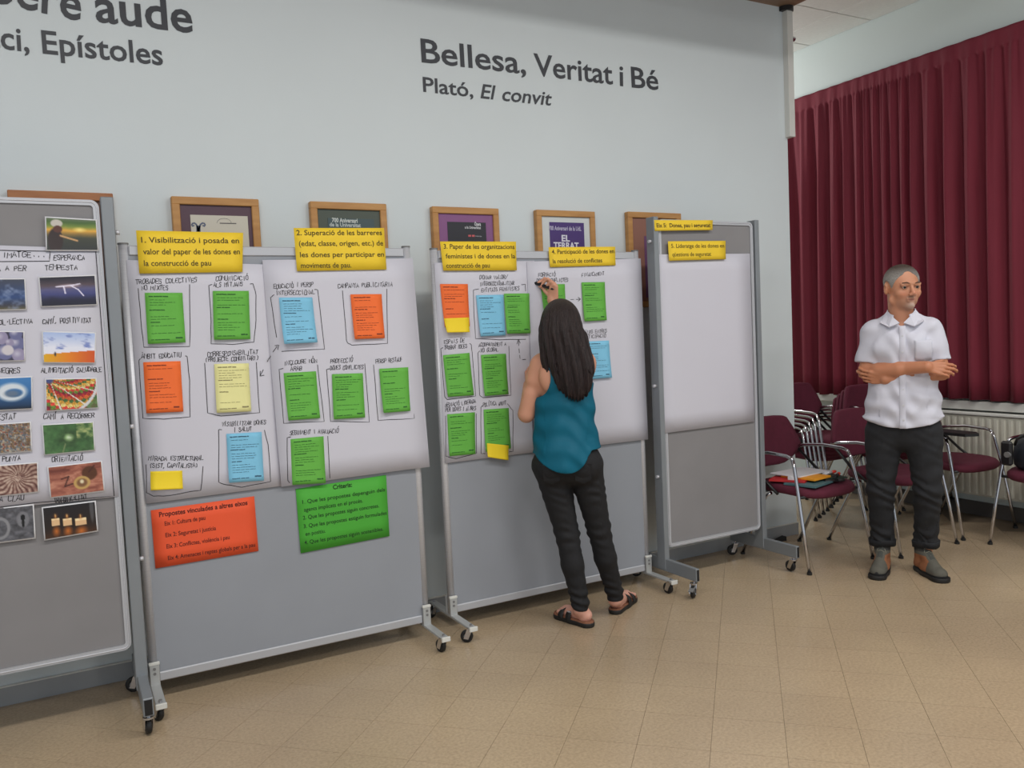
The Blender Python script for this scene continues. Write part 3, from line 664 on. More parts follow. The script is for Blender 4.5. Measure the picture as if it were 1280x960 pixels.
def im_stones(U, V):
    c = np.zeros(U.shape+(3,))+cl(60, 58, 78)
    for cx, cy, r in [(.1, .2, .2), (.35, .45, .19), (.62, .3, .2), (.86, .6, .2), (.2, .75, .2), (.55, .8, .17), (.85, .95, .16), (.9, .18, .17), (.4, .08, .14), (.72, .62, .1)]:
        base = cl(108, 110, 150) if (cx*10 % 2) < 1 else cl(150, 142, 172)
        c = mixc(c, mixc(base+np.zeros(c.shape), cl(190, 186, 204), blob(U, V, cx-.04, cy+.05, r*.6, r*.9, .9)), blob(U, V, cx, cy, r*.9, r*1.5, .12))
    return mixc(c, cl(206, 200, 206), blob(U, V, .68, .36, .13, .2, .2))
def im_food(U, V):
    dx, dy = U-.06, V-1.02; r = np.hypot(dx, dy*.75); a = np.arctan2(dy, dx)
    k = np.floor(r*12).astype(int); j = np.floor(a*9+k*.0).astype(int)
    pal = np.array([(176, 48, 44), (206, 152, 60), (98, 128, 50), (190, 96, 44), (214, 196, 120), (126, 36, 50), (70, 104, 56), (200, 60, 52)], float)
    c = pal[(k*3+j*5) % 8]; c = c*(.75+.5*vnoise(U*60, V*40, 2))[..., None]
    c = mixc(c, cl(222, 214, 206), (np.abs(a*2.2-np.round(a*2.2)) < .035)*1.0); c = mixc(c, cl(70, 80, 130), blob(U, V, .06, .98, .1, .14, .4))
    c = mixc(c, cl(210, 210, 212), (np.abs(r-.98) < .03)*1.0); return mixc(c, cl(70, 110, 64), (r > 1.02)*.8)
def im_heart(U, V):
    c = grad(V, [(0, (18, 30, 46)), (.12, (30, 60, 96)), (.6, (60, 112, 170)), (1, (70, 130, 190))]); b_ = blob(U, V, .62, .55, .34, .34, .3)*(1-blob(U, V, .66, .52, .2, .16, .3))
    return mixc(mixc(c, cl(214, 222, 230), b_), cl(120, 126, 136), blob(U, V, .62, .5, .2, .15, .6)*.7)
def im_tunnel(U, V):
    n = fbm(U*9, V*7, 6); r = np.hypot((U-.5)*1.0, (V-.52)*.7); c = grad(r, [(0, (210, 226, 196)), (.07, (120, 150, 100)), (.12, (58, 84, 50)), (.3, (66, 104, 60)), (.7, (84, 122, 74))])
    c = c*(.7+.6*n)[..., None]; c = mixc(c, cl(196, 196, 132), (U > .66)*(V > .45)*np.clip(n*2-.7, 0, 1)); return mixc(c, cl(150, 156, 110), seg(U, V, (.36, .0), (.42, .3), .012)*.7)
def im_crowd(U, V):
    k = vnoise(U*26, V*14, 4); c = grad(k, [(0, (70, 60, 66)), (.3, (150, 118, 80)), (.5, (86, 96, 112)), (.7, (170, 160, 140)), (.85, (134, 66, 54)), (1, (70, 90, 60))]); return c*(.8+.4*vnoise(U*50, V*30, 1))[..., None]
def im_compass(U, V):
    n = fbm(U*5+fbm(U*3, V*3, 8)*3, V*7, 12); c = grad(n, [(.2, (112, 58, 48)), (.5, (160, 96, 78)), (.8, (196, 136, 112))])
    c = mixc(c, cl(84, 50, 30), blob(U, V, .76, .66, .16, .26, .15)*.9); c = mixc(c, cl(196, 160, 96), blob(U, V, .6, .36, .17, .24, .12)); c = mixc(c, cl(128, 90, 60), blob(U, V, .6, .36, .12, .17, .3)); c = mixc(c, cl(226, 214, 180), blob(U, V, .6, .4, .05, .09, .5))
    for p, q in [((.22, .56), (.36, .62)), ((.36, .62), (.27, .3)), ((.27, .3), (.42, .36)), ((.75, .7), (.86, .9))]: c = mixc(c, cl(70, 36, 30), seg(U, V, p, q, .014))
    return c
def im_hands(U, V):
    a = np.arctan2(V-.55, (U-.62)*1.6); r = np.hypot(V-.55, (U-.62)*1.6); k = np.abs(np.sin(a*11+np.sin(r*9)*1.2)); k = k*.6+.5*fbm(U*7, V*6, 31); c = grad(k*(.55+.6*fbm(U*18, V*13)), [(0, (52, 28, 30)), (.4, (112, 74, 66)), (.8, (200, 176, 160))]); return c
def im_candles(U, V):
    c = grad(V, [(0, (70, 42, 22)), (.3, (40, 28, 22)), (1, (32, 30, 34))])
    for x, y, s in ((.22, .5, .075), (.44, .45, .085), (.7, .38, .115)):
        c = mixc(c, cl(220, 120, 40), blob(U, V, x, y-.3, s*1.3, .22, 1)*.9); c = mixc(c, cl(226, 186, 140), ((np.abs(U-x) < s) & (np.abs(V-y) < .11))*1.0); c = mixc(c, cl(250, 224, 176), ((np.abs(U-x) < s) & (np.abs(V-y-.09) < .03))*1.0)
        c = mixc(c, cl(255, 226, 150), blob(U, V, x, y+.2, .018, .08, .6)); c = mixc(c, cl(190, 110, 50), blob(U, V, x, y+.18, .06, .14, 1)*.6)
    return mixc(c, cl(110, 112, 116), blob(U, V, .93, .8, .05, .6, .4)*.6)
def im_key(U, V):
    c = cl(92, 92, 98)*(.6+.8*fbm(U*9, V*9, 21))[..., None]; ring = blob(U, V, .36, .4, .2, .36, .1)-blob(U, V, .36, .4, .14, .26, .1)
    c = mixc(c, cl(150, 150, 154), ring*.8); c = mixc(c, cl(130, 130, 136), blob(U, V, .8, .6, .13, .26, .15)*.8); return mixc(c, cl(20, 20, 22), np.maximum(blob(U, V, .8, .66, .05, .1, .2), blob(U, V, .8, .5, .035, .16, .2)))
PM = vcmat('photo_print_gloss', .35, spec=.45); PB = mat('photo_paper_white', (226, 226, 230), .4)
def photo(quad, fn, label, s=.016, curl=.004):
    o = sheet('photo_print', label, 'photo', quad, Y1, PB, s, curl, 'photo prints on the far left board', 4, 4, th=.0008); S = S_(o)
    TL, TR, BR, BL = S.P; nx, ny = 60, 38; m = .025; V = []; us = np.linspace(m, 1-m, nx+1); vs = np.linspace(1-m*1.5, m*1.5, ny+1)
    for v in vs:
        for u in us:
            p = (TL*u*0+TL*(1-u)+TR*u)*v+(BL*(1-u)+BR*u)*(1-v); V.append(tuple(S.pt(p.x, p.z, .0008)))
    F = [(j*(nx+1)+i, (j+1)*(nx+1)+i, (j+1)*(nx+1)+i+1, j*(nx+1)+i+1) for j in range(ny) for i in range(nx)]
    U_, V_ = np.meshgrid((us-m)/(1-2*m), (vs-m*1.5)/(1-3*m)); col = np.clip(fn(U_, V_), 0, 255)/255
    lin = np.where(col <= .04045, col/12.92, ((col+.055)/1.055)**2.4).reshape(-1, 3)
    raw('printed_image', V, F, PM, o, False, lin)
photo([(56, 270.4), (121, 274.3), (123.7, 313.9), (57.3, 313.9)], im_field, 'photo of a figure reaching over a field at sunset, topmost print', .014)
photo([(47.4, 345.9), (119.8, 343.3), (122.4, 381.6), (50.8, 384.2)], im_light, 'photo of lightning over dark water under the word TEMPESTA')
photo([(-35, 348), (31.8, 347.7), (33.9, 387.6), (-33, 389)], im_clouds, 'dark blue photo of stormy clouds left of the lightning photo')
photo([(52, 413.6), (120.3, 415.4), (119.8, 454.5), (53.4, 454)], im_beach, 'photo of a lone figure on yellow sand under a pale sky')
photo([(-36, 413), (30.5, 413.9), (31.8, 451.4), (-34, 453)], im_stones, 'photo of round bluish pebbles left of the yellow sand photo')
photo([(56, 473), (121, 472), (123.7, 510.4), (56.8, 514.8)], im_food, 'photo of colourful rings of fruit and vegetable stalls')
photo([(-28, 473), (40.4, 470), (41, 511.7), (-26, 515)], im_heart, 'blue sky photo with a white ring shaped cloud')
photo([(52, 530.4), (117.2, 526.8), (119.3, 563.2), (54.7, 569.5)], im_tunnel, 'photo of a green tunnel of trees')
photo([(-28, 531), (39, 526.8), (40.4, 564.3), (-26, 570)], im_crowd, 'photo of a dense colourful crowd left of the green tunnel photo')
photo([(58.6, 583.3), (127.6, 575.5), (131.5, 614), (62.5, 623)], im_compass, 'photo of a brass compass on old brown leather')
photo([(-22, 583), (47.7, 577.3), (49, 615.3), (-20, 623)], im_hands, 'brown photo of many arms meeting in the middle')
photo([(52, 634), (119.8, 625.7), (122.9, 664), (55.2, 675.7)], im_candles, 'photo of three lit candles in the dark, lowest right print', .012)
photo([(-28, 637), (42.4, 630), (44.8, 673), (-24, 682)], im_key, 'grey photo of an old keyhole left of the candles photo', .012)

# ---------------------------------------------------------------- lettering on the wall
SW = Surf([(0, 0), (900, 0), (900, 600), (0, 600)], 4.0, 0, 0)
def wall_text(label, words):
    W_ = PY(words[0][1][0], words[0][1][1], 3.99); o = empty('wall_lettering', (0, 0, 0)); tag(o, label, 'lettering', 'lettering on the white wall')
    for txt, a, b_, cap, bold, sh in words:
        mb = MB(); print_text(mb, SW, txt, a, b_, cap, bold, sh, ext=.0008, e=.002)
        par = list(range(len(mb.v)))
        def fd(i):
            while par[i] != i: par[i] = par[par[i]]; i = par[i]
            return i
        for f in mb.f:
            for k in f[1:]: par[fd(k)] = fd(f[0])
        grp = {}
        for i in range(len(mb.v)): grp.setdefault(fd(i), []).append(i)
        L = sorted([[min(mb.v[i][0] for i in g), max(mb.v[i][0] for i in g), set(g)] for g in grp.values()], key=lambda t: t[0]); out = []
        for g in L:
            if out and min(out[-1][1], g[1])-g[0] > .5*min(g[1]-g[0], out[-1][1]-out[-1][0]): out[-1][1] = max(out[-1][1], g[1]); out[-1][2] |= g[2]
            else: out.append(g)
        for g in out:
            ids = sorted(g[2]); mp = {i: k for k, i in enumerate(ids)}; q = MB(); q.v = [mb.v[i] for i in ids]; q.f = [tuple(mp[k] for k in f) for f in mb.f if f[0] in mp]
            part(q, 'letter', M['wallink'], o)
wall_text('large dark lettering reading Sapere aude, top left of the wall', [('Sapere', (-72, -12), (101, 26), .150, .016, 0), ('aude', (120, 26.5), (241.5, 41), .150, .016, 0)])
wall_text('small dark lettering reading Horaci, Epístoles', [('Horaci,', (-93, 48.5), (37, 65), .098, .014, 0), ('Epístoles', (53.5, 66.5), (204, 81.5), .098, .014, 0)])
wall_text('dark lettering reading Bellesa, Veritat i Bé', [('Bellesa,', (527, 77.5), (657.5, 92.5), .124, .012, 0), ('Veritat', (668, 94), (766, 105.5), .124, .012, 0), ('i', (774.5, 107), (779, 107.7), .124, .012, 0), ('Bé', (789.5, 109), (823, 112.5), .124, .012, 0)])
wall_text('small dark lettering reading Plató, El convit below Bellesa', [('Plató,', (529, 114.5), (591.5, 121.5), .078, .012, 0), ('El', (600.5, 122.5), (620, 124.7), .078, .012, .22), ('convit', (628, 125.7), (690, 132), .078, .012, .22)])

# ---------------------------------------------------------------- framed posters on the wall
def framed(label, xl, xr, yt, h, wood, matc, inner=None, lines=(), extra=None):
    A = PY(xl, yt[0], 3.985); B = PY(xr, yt[1], 3.985); x0, x1, z1 = A.x, B.x, (A.z+B.z)/2; z0 = z1-h; bw = .034; Yf = 3.962
    f = MB()
    f.bbox(x0, x1, Yf, 3.999, z1-bw, z1, .003).bbox(x0, x1, Yf, 3.999, z0, z0+bw, .003).bbox(x0, x0+bw, Yf+.0004, 3.999, z0+bw-.003, z1-bw+.003, .003).bbox(x1-bw, x1, Yf+.0004, 3.999, z0+bw-.003, z1-bw+.003, .003)
    o = f.build('picture_frame', wood); tag(o, label, 'framed poster', 'oak framed posters on the wall')
    MB().box(x0+bw-.002, x1-bw+.002, Yf+.012, Yf+.016, z0+bw-.002, z1-bw+.002).build('mat_board', mat('mat_board', matc, .7), o)
    if inner:
        (ix0, ix1, izt, izb, colr) = inner
        pa, pb = x0+(x1-x0)*ix0, x0+(x1-x0)*ix1
        ps = MB().box(pa, pb, Yf+.010, Yf+.0118, z0+(z1-z0)*izb, z1-(z1-z0)*izt).build('poster', mat('poster_paper', colr, .6), o)
        S = Surf([(0, 0), (900, 0), (900, 600), (0, 600)], Yf+.0100, 0, 0)
        for k, (txt, a, b_, cap, colt, bold) in enumerate(lines):
            mb = MB(); print_text(mb, S, txt, a, b_, cap, bold, justify=False, e=.0008); part(mb, 'poster_text', mat('poster_ink', colt, .6), ps)['kind'] = 'stuff'
        if extra: extra(S, ps)
    return o
framed('big reddish framed picture mostly hidden behind the far left board', 9, 140.5, (239, 242), .80, M['oak2'], (96, 70, 60))
def ram(S, ps):
    mb = MB()
    for s in (-1, 1): pxline(mb, S, [(248+s*x, y) for x, y in ((.6, 289), (1.2, 284), (2.6, 280.6), (5, 278.8), (7.4, 279.3), (8.4, 281.2), (7.2, 282.8), (5.8, 281.9))], .0072, 1, 0)
    pxline(mb, S, [(248, 283.5), (248, 290)], .018, 1, 0)
    part(mb, 'emblem', mat('emblem_ink', (92, 100, 124), .6), ps)
    mb = MB(); pts = [(280+9*math.cos(a/10*math.pi)*-1, 279-6*math.sin(a/10*math.pi)) for a in range(11)]
    pxline(mb, S, pts, .0014, 1, 0); pxline(mb, S, [(275, 279), (295, 279.4)], .004, 1, 0); part(mb, 'emblem', mat('emblem_ink', (90, 86, 88), .6), ps)
framed('oak framed poster with a curled horn emblem on cream paper', 213, 322, (246, 250), .56, M['oak'], (94, 72, 84), (.2, .86, .14, .1, (206, 200, 186)), (), ram)
framed('oak framed dark grey green poster with pale 700 Aniversari title', 386, 481, (252, 256), .56, M['oak'], (84, 92, 84), (.22, .83, .137, .1, (70, 88, 92)),
       [('700 Aniversari', (415, 277.5), (447, 278.5), .021, (206, 212, 208), .03), ('de la Universitat', (412, 282.8), (451, 284), .019, (190, 198, 196), .03)])
def dots(S, ps):
    mb = MB()
    for x in (587, 591.5): pxline(mb, S, [(x-1.1, 294.8), (x+1.1, 294.8)], .010, 1, 0)
    part(mb, 'emblem', mat('emblem_red', (206, 96, 100), .6), ps)
framed('oak framed poster with a purple border and a black sheet', 538, 621, (258, 262), .56, M['oak'], (140, 92, 138), (.22, .8, .135, .1, (46, 46, 54)),
       [('Òpera', (593, 282), (601, 282.4), .019, (214, 214, 218), .03), ('a la Universitat', (581, 285.6), (601, 286.3), .014, (206, 206, 210), .03), ('Universitat de Lleida', (594, 295.6), (602, 296), .006, (190, 190, 196), .02)], dots)
framed('oak framed poster with EL TERRAT on dark purple', 668, 741, (263, 265), .56, M['oak'], (210, 214, 214), (.22, .81, .115, .1, (74, 50, 116)),
       [('700 Aniversari de la UdL', (686, 287.5), (726.5, 288.5), .024, (196, 190, 214), .02), ('EL', (702, 301.5), (712.3, 301.8), .036, (224, 222, 234), .03), ('TERRAT', (692, 310.5), (723.5, 311), .036, (224, 222, 234), .03)])
framed('oak framed brown picture half hidden by the narrow board', 782, 848.5, (265.5, 267), .56, M['oak'], (146, 102, 88), (.3, .9, .25, .1, (110, 70, 110)))

# ---------------------------------------------------------------- curtain, radiator
def curtain():
    y0, y1, zt, zb = 2.2, 6.2, 3.31, .832; ny = 620; zs = [zt, zt-.02, zt-.10, zt-.115, zt-.13]+[zt-.13-(zt-.13-zb)*k/14 for k in range(1, 15)]
    V = []; F = []
    ph = []; a = 0
    for j in range(ny+1):
        y = y0+(y1-y0)*j/ny
        fr = 11.2*(1+.35*math.sin(y*1.9)+.22*math.sin(y*4.3+1))+ (7 if 3.95 < y < 4.45 else 0)
        a += (y1-y0)/ny*fr*2*math.pi*.55; ph.append(a)
    for i, z in enumerate(zs):
        t = max(0, (zt-.13-z)/(zt-.13-zb))
        for j in range(ny+1):
            y = y0+(y1-y0)*j/ny; f = math.sin(ph[j]+.5*math.sin(t*2.2+y*3)); f = math.copysign(abs(f)**.8, f)
            amp = (.0035 if i < 3 else (.003 if i == 3 else .011+.021*min(1, t*3)))*(1+.35*math.sin(y*5+2))
            g2 = math.sin(ph[j]*2.6+1.7*t+1)*.006*(1-t*.6)
            V.append((5.575+amp*f+g2*(i > 2), y, z+(.012*math.sin(y*2.1) if i == len(zs)-1 else 0)))
    for i in range(len(zs)-1):
        for j in range(ny): a = i*(ny+1)+j; F.append((a, a+1, a+ny+2, a+ny+1))
    o = raw('curtain', V, F, M['curtain'])
    s = o.modifiers.new('thickness', 'SOLIDIFY'); s.thickness = .003
    tag(o, 'tall maroon gathered curtain covering the right wall windows', 'curtain')
    cr = MB().tube([(5.60, y0-.02, 3.265), (5.60, y1, 3.265)], .010, 8).build('curtain_rod', M['alu'], o)
    for k in range(4): MB().box(5.60, 5.70, 2.6+k, 2.62+k, 3.25, 3.28).build('rod_bracket', M['alu'], cr)
curtain()
rd = empty('radiator', (5.615, 3.1, .03)); tag(rd, 'cream ribbed radiator on the wall under the maroon curtain', 'radiator')
MB().box(.0, .03, -1.1, 1.25, .14, .70).build('back_panel', M['white'], rd)
MB().bbox(-.06, .04, -1.1, 1.25, .705, .725, .004).build('top_grille', M['white'], rd)
rm = mat('radiator_enamel', (202, 200, 188), .4)
MB().box(-.045, -.030, -1.1, 1.25, .14, .70).build('front_panel', rm, rd)
MB().box(-.045, .03, -1.102, -1.09, .14, .71).box(-.045, .03, 1.24, 1.252, .14, .71).build('side_cover', rm, rd)
rb0 = None
for k in range(47):
    y = -1.075+.05*k
    if rb0 is None: rb0 = MB().prism([(-.016, 0), (-.010, -.012), (.010, -.012), (.016, 0)], 'z', .155, .685).build('rib', rm, rd); rb = rb0
    else: rb = rb0.copy(); C.objects.link(rb)
    rb.location = (-.045, y, 0); rb.rotation_euler = (0, 0, -math.pi/2)
for yy in (-.8, .95): MB().box(.03, .080, yy-.02, yy+.02, .3, .6).build('wall_bracket', M['grey_pl'], rd)
sl = MB().bbox(5.588, 5.705, -1, 8, .768, .829, .004).build('trim_2', M['white']); tag(sl, kind='structure')

# ---------------------------------------------------------------- chairs
def make_chair():
    t = empty('stacking_chair'); H = .012
    def rail(pts, r=.0105): return MB().tube(pts, r, 10)
    for s in (-1, 1):
        # front leg rising to the arm corner and the arm running back to the backrest
        rail([(s*.27, -.27, .012), (s*.262, -.225, .25), (s*.252, -.185, .45), (s*.242, -.15, .60), (s*.238, -.135, .638)]).build('leg', M['chrome'], t, True)
        rail([(s*.25, .275, .012), (s*.253, .20, .16), (s*.25, .07, .40), (s*.246, .03, .425)]).build('leg', M['chrome'], t, True)
        rail([(s*.238, -.137, .632), (s*.237, -.125, .650), (s*.236, -.09, .658), (s*.236, .05, .665), (s*.234, .20, .650), (s*.222, .262, .635)], .0105).build('armrest', M['chrome'], t, True)
        rail([(s*.244, -.02, .425), (s*.238, .10, .50), (s*.222, .245, .625)], .009).build('back_strut', M['black'], t, True)
        for (fx, fy) in ((.27, -.27), (.25, .277)): MB().disc((s*fx, fy, .007), (0, 0, 1), .0145, .014, 12).build('foot_cap', M['rubber'], t)
    for ry in (-.185, .1): rail([(-.247, ry, .425), (.247, ry, .425)], .009).build('seat_rail', M['black'], t, True)
    # seat cushion
    V = []; F = []; n = 28; rings = [(0, .425, .80), (1, .425, .95), (2, .437, 1), (3, .462, 1), (4, .474, .955), (5, .478, .8), (6, .479, .4)]
    for r, z, s in rings:
        for k in range(n):
            a = 2*math.pi*k/n; c, d = math.cos(a), math.sin(a); q = 3.6
            rr_ = 1/((abs(c)**q+abs(d)**q)**(1/q)); x = .235*rr_*c*s; y = .235*rr_*d*s-.02
            V.append((x*(1-.06*(y > 0)*y/.235), y, z-.012*max(0, -(y+.1))/.13+.004*(x/.235)**2))
    for r in range(len(rings)-1):
        for k in range(n): F.append((r*n+k, r*n+(k+1) % n, (r+1)*n+(k+1) % n, (r+1)*n+k))
    F.append(tuple(range(n))[::-1]); F.append(tuple(len(V)-n+k for k in range(n)))
    MB().add(V, F).build('seat', M['maroon'], t, True)
    # shield shaped backrest, curved round the sitter
    prof = [(.535, .075), (.542, .11), (.56, .15), (.60, .205), (.64, .235), (.665, .238), (.70, .226), (.76, .200), (.80, .178), (.83, .160), (.842, .135), (.847, .08)]
    V = []; F = []; nx = 12
    for side in (0, 1):
        for z, hw in prof:
            for i in range(nx+1):
                u = -1+2*i/nx; x = u*hw; edge = (abs(u)**6)*.35+(.35 if z in (prof[0][0], prof[-1][0]) else 0); th_ = .017*(1-min(.9, edge))
                y = .275-.55*x*x*1.3+(z-.54)*.10; V.append((x, y+(th_ if side else -th_), z))
    m_ = len(prof)*(nx+1)
    for side in (0, 1):
        for j in range(len(prof)-1):
            for i in range(nx):
                a = side*m_+j*(nx+1)+i; q = (a, a+1, a+nx+2, a+nx+1); F.append(q if side == 0 else q[::-1])
    rim = list(range(nx+1))+[(j+1)*(nx+1)-1+0 for j in range(1, len(prof))]+[(len(prof)-1)*(nx+1)+i for i in range(nx-1, -1, -1)]+[j*(nx+1) for j in range(len(prof)-2, 0, -1)]
    for k in range(len(rim)): a, b_ = rim[k], rim[(k+1) % len(rim)]; F.append((b_, a, m_+a, m_+b_))
    MB().add(V, F).build('backrest', M['maroon'], t, True)
    return t
ch0 = make_chair(); used = [False]
def chair(x, y, z, rz, label, group='maroon stacking chairs'):
    o = ch0 if not used[0] else dup(ch0); used[0] = True
    o.location = (x, y, z); o.rotation_euler = (0, 0, rz); tag(o, label, 'chair', group); return o
chair(3.93, 3.57, 0, 0, 'maroon armchair with papers and markers on its seat, nearest the boards')
chair(4.605, 3.48, 0, 0, 'maroon armchair standing directly behind the man')
c3 = chair(5.26, 3.50, 0, -.03, 'maroon armchair in front of the radiator, right of the man')
chair(5.27, 2.80, 0, -math.pi/2-.05, 'maroon armchair holding the dark bag at the right edge')
rank = ['lowest', 'second lowest', 'middle', 'second highest', 'topmost']
for k in range(5): chair(4.97, 4.44-.036*k, .030*k, 0, '%s maroon chair of the nested stack beside the wall end' % rank[k], 'chairs of the left stack')
rank4 = ['lowest', 'second lowest', 'second highest', 'topmost']
for k in range(4): chair(5.36, 4.12-.036*k, .030*k, 0, '%s maroon chair of the nested stack behind the man\'s elbow' % rank4[k], 'chairs of the right stack')
# dark writing tablet on the arm of the chair by the radiator
tb_ = MB().prism([(-.30, -.02), (-.17, -.02), (-.15, .10), (-.16, .34), (-.22, .40), (-.30, .36)], 'z', .672, .690)
tb_.v = [(x, -y+.05, z) for x, y, z in tb_.v]; wt = tb_.build('writing_tablet', M['black'], c3)
MB().tube([(-.236, -.05, .66), (-.236, -.05, .68)], .012, 8).build('tablet_hinge', M['chrome'], wt)

# things on the seat of the first chair
SZ = .4805
def slab(name, label, cat, cx, cy, z, sx, sy, h, rz, m, group='things on the chair seat', bevel=.001):
    o = MB().bbox(-sx/2, sx/2, -sy/2, sy/2, 0, h, bevel).build(name, m); o.location = (cx, cy, z); o.rotation_euler = (0, 0, rz); return tag(o, label, cat, group)
teal_c = mat('teal_booklet', (74, 110, 116), .5); red_c = mat('red_booklet', (186, 40, 44), .5); or_c = mat('orange_folder', (238, 160, 40), .5); dk = mat('dark_green_cover', (36, 56, 48), .5)
slab('booklet', 'grey teal booklet at the bottom of the pile on the chair', 'booklet', 3.86, 3.46, SZ, .26, .20, .012, .25, teal_c)
slab('booklet', 'dark green covered booklet on the right of the chair seat', 'booklet', 4.035, 3.50, SZ+.0125, .15, .21, .010, -.2, dk)
rb_ = slab('booklet', 'red booklet at the left of the pile on the chair', 'booklet', 3.80, 3.56, SZ+.0125, .15, .21, .012, .5, red_c)
of_ = slab('folder', 'orange folder in the middle of the pile on the chair', 'folder', 3.89, 3.52, SZ+.025, .17, .23, .012, .15, or_c)
wp = slab('paper_stack', 'loose white papers lying on top of the chair pile', 'papers', 3.93, 3.60, SZ+.0375, .30, .21, .006, .1, PB)
def marker(x, y, z, rz, label, body, capc, L=.13, r=.009, group='marker pens on the chair'):
    t = empty('marker_pen', (x, y, z)); t.rotation_euler = (0, 0, rz); tag(t, label, 'marker', group)
    MB().tube([(-L/2, 0, r), (L/2-.045, 0, r)], r, 12).build('barrel', body, t, True)
    MB().tube([(L/2-.045, 0, r), (L/2-.01, 0, r), (L/2, 0, r)], [r*1.08, r*1.08, r*.8], 12).build('cap', capc, t, True); return t
redm = mat('red_plastic', (216, 60, 44), .4)
marker(4.045, 3.42, SZ+.0228, .5, 'black marker with a red cap on the chair, front one', M['black'], redm)
marker(4.075, 3.50, SZ+.0228, .15, 'white marker with a red cap lying on the dark green booklet', PB, redm)
marker(3.98, 3.385, SZ+.0015, -.35, 'black marker lying near the front edge of the chair seat', M['black'], M['rubber'])
slab('note_block', 'small white note block on the red booklet', 'note block', 3.775, 3.52, SZ+.025, .045, .035, .02, .4, PB)

# dark bag on the chair at the right edge
def bag():
    t = empty('bag', (5.24, 2.83, .482)); t.rotation_euler = (0, 0, -.05); tag(t, 'dark navy bag lying on the chair at the right edge', 'bag')
    bm_ = mat('navy_nylon', (26, 30, 40), .6, noise=.2, scale=12, bump=.5, bscale=18)
    V = []; F = []; n = 32; R_ = [(0, .88), (.02, .97), (.07, 1), (.12, .98), (.17, .93), (.20, .80), (.212, .5), (.214, .15)]
    for z, s in R_:
        for k in range(n):
            a = 2*math.pi*k/n; c, d = math.cos(a), math.sin(a); q = 3; rr_ = 1/((abs(c)**q+abs(d)**q)**(1/q))
            V.append((.17*rr_*c*s*(1+.03*math.sin(3*a+z*20)), .20*rr_*d*s*(1+.03*math.sin(4*a+1+z*15)), z+.008*math.sin(3*a)*(z > .05)))
    for r in range(len(R_)-1):
        for k in range(n): F.append((r*n+k, r*n+(k+1) % n, (r+1)*n+(k+1) % n, (r+1)*n+k))
    F.append(tuple(range(n))[::-1]); F.append(tuple(len(V)-n+k for k in range(n)))
    bd = MB().add(V, F).build('bag_body', bm_, t, True)
    MB().tube([(-.178, .12, .15), (-.185, .10, .19), (-.15, .04, .232), (-.15, -.06, .235), (-.185, -.12, .19), (-.178, -.13, .15)], .008, 8).build('handle', M['black'], t, True)
    MB().bbox(-.03, .03, -.06, .06, .216, .219, .001).build('reflective_tab', PB, t)
    MB().tube([(-.06+.0, .17*math.sin(k/8*math.pi/2-.8), .205+.006*math.cos(k)) for k in range(9)], .003, 6).build('zip', M['grey_pl'], t, True)
    MB().bbox(-.20, -.165, .13, .20, .02, .17, .012).build('side_pocket', M['black'], t)
    MB().disc((-.20, .15, .09), (1, 0, 0), .018, .02, 12).build('pocket_buckle', M['grey_pl'], t)
bag()
ds = MB().prism([(0, 0), (.11, 0), (.11, .028), (.02, .008)], 'y', -.02, .02).build('door_wedge', M['rubber']); ds.location = (4.02, 3.93, 0); tag(ds, 'small black rubber wedge on the floor against the baseboard', 'door wedge')
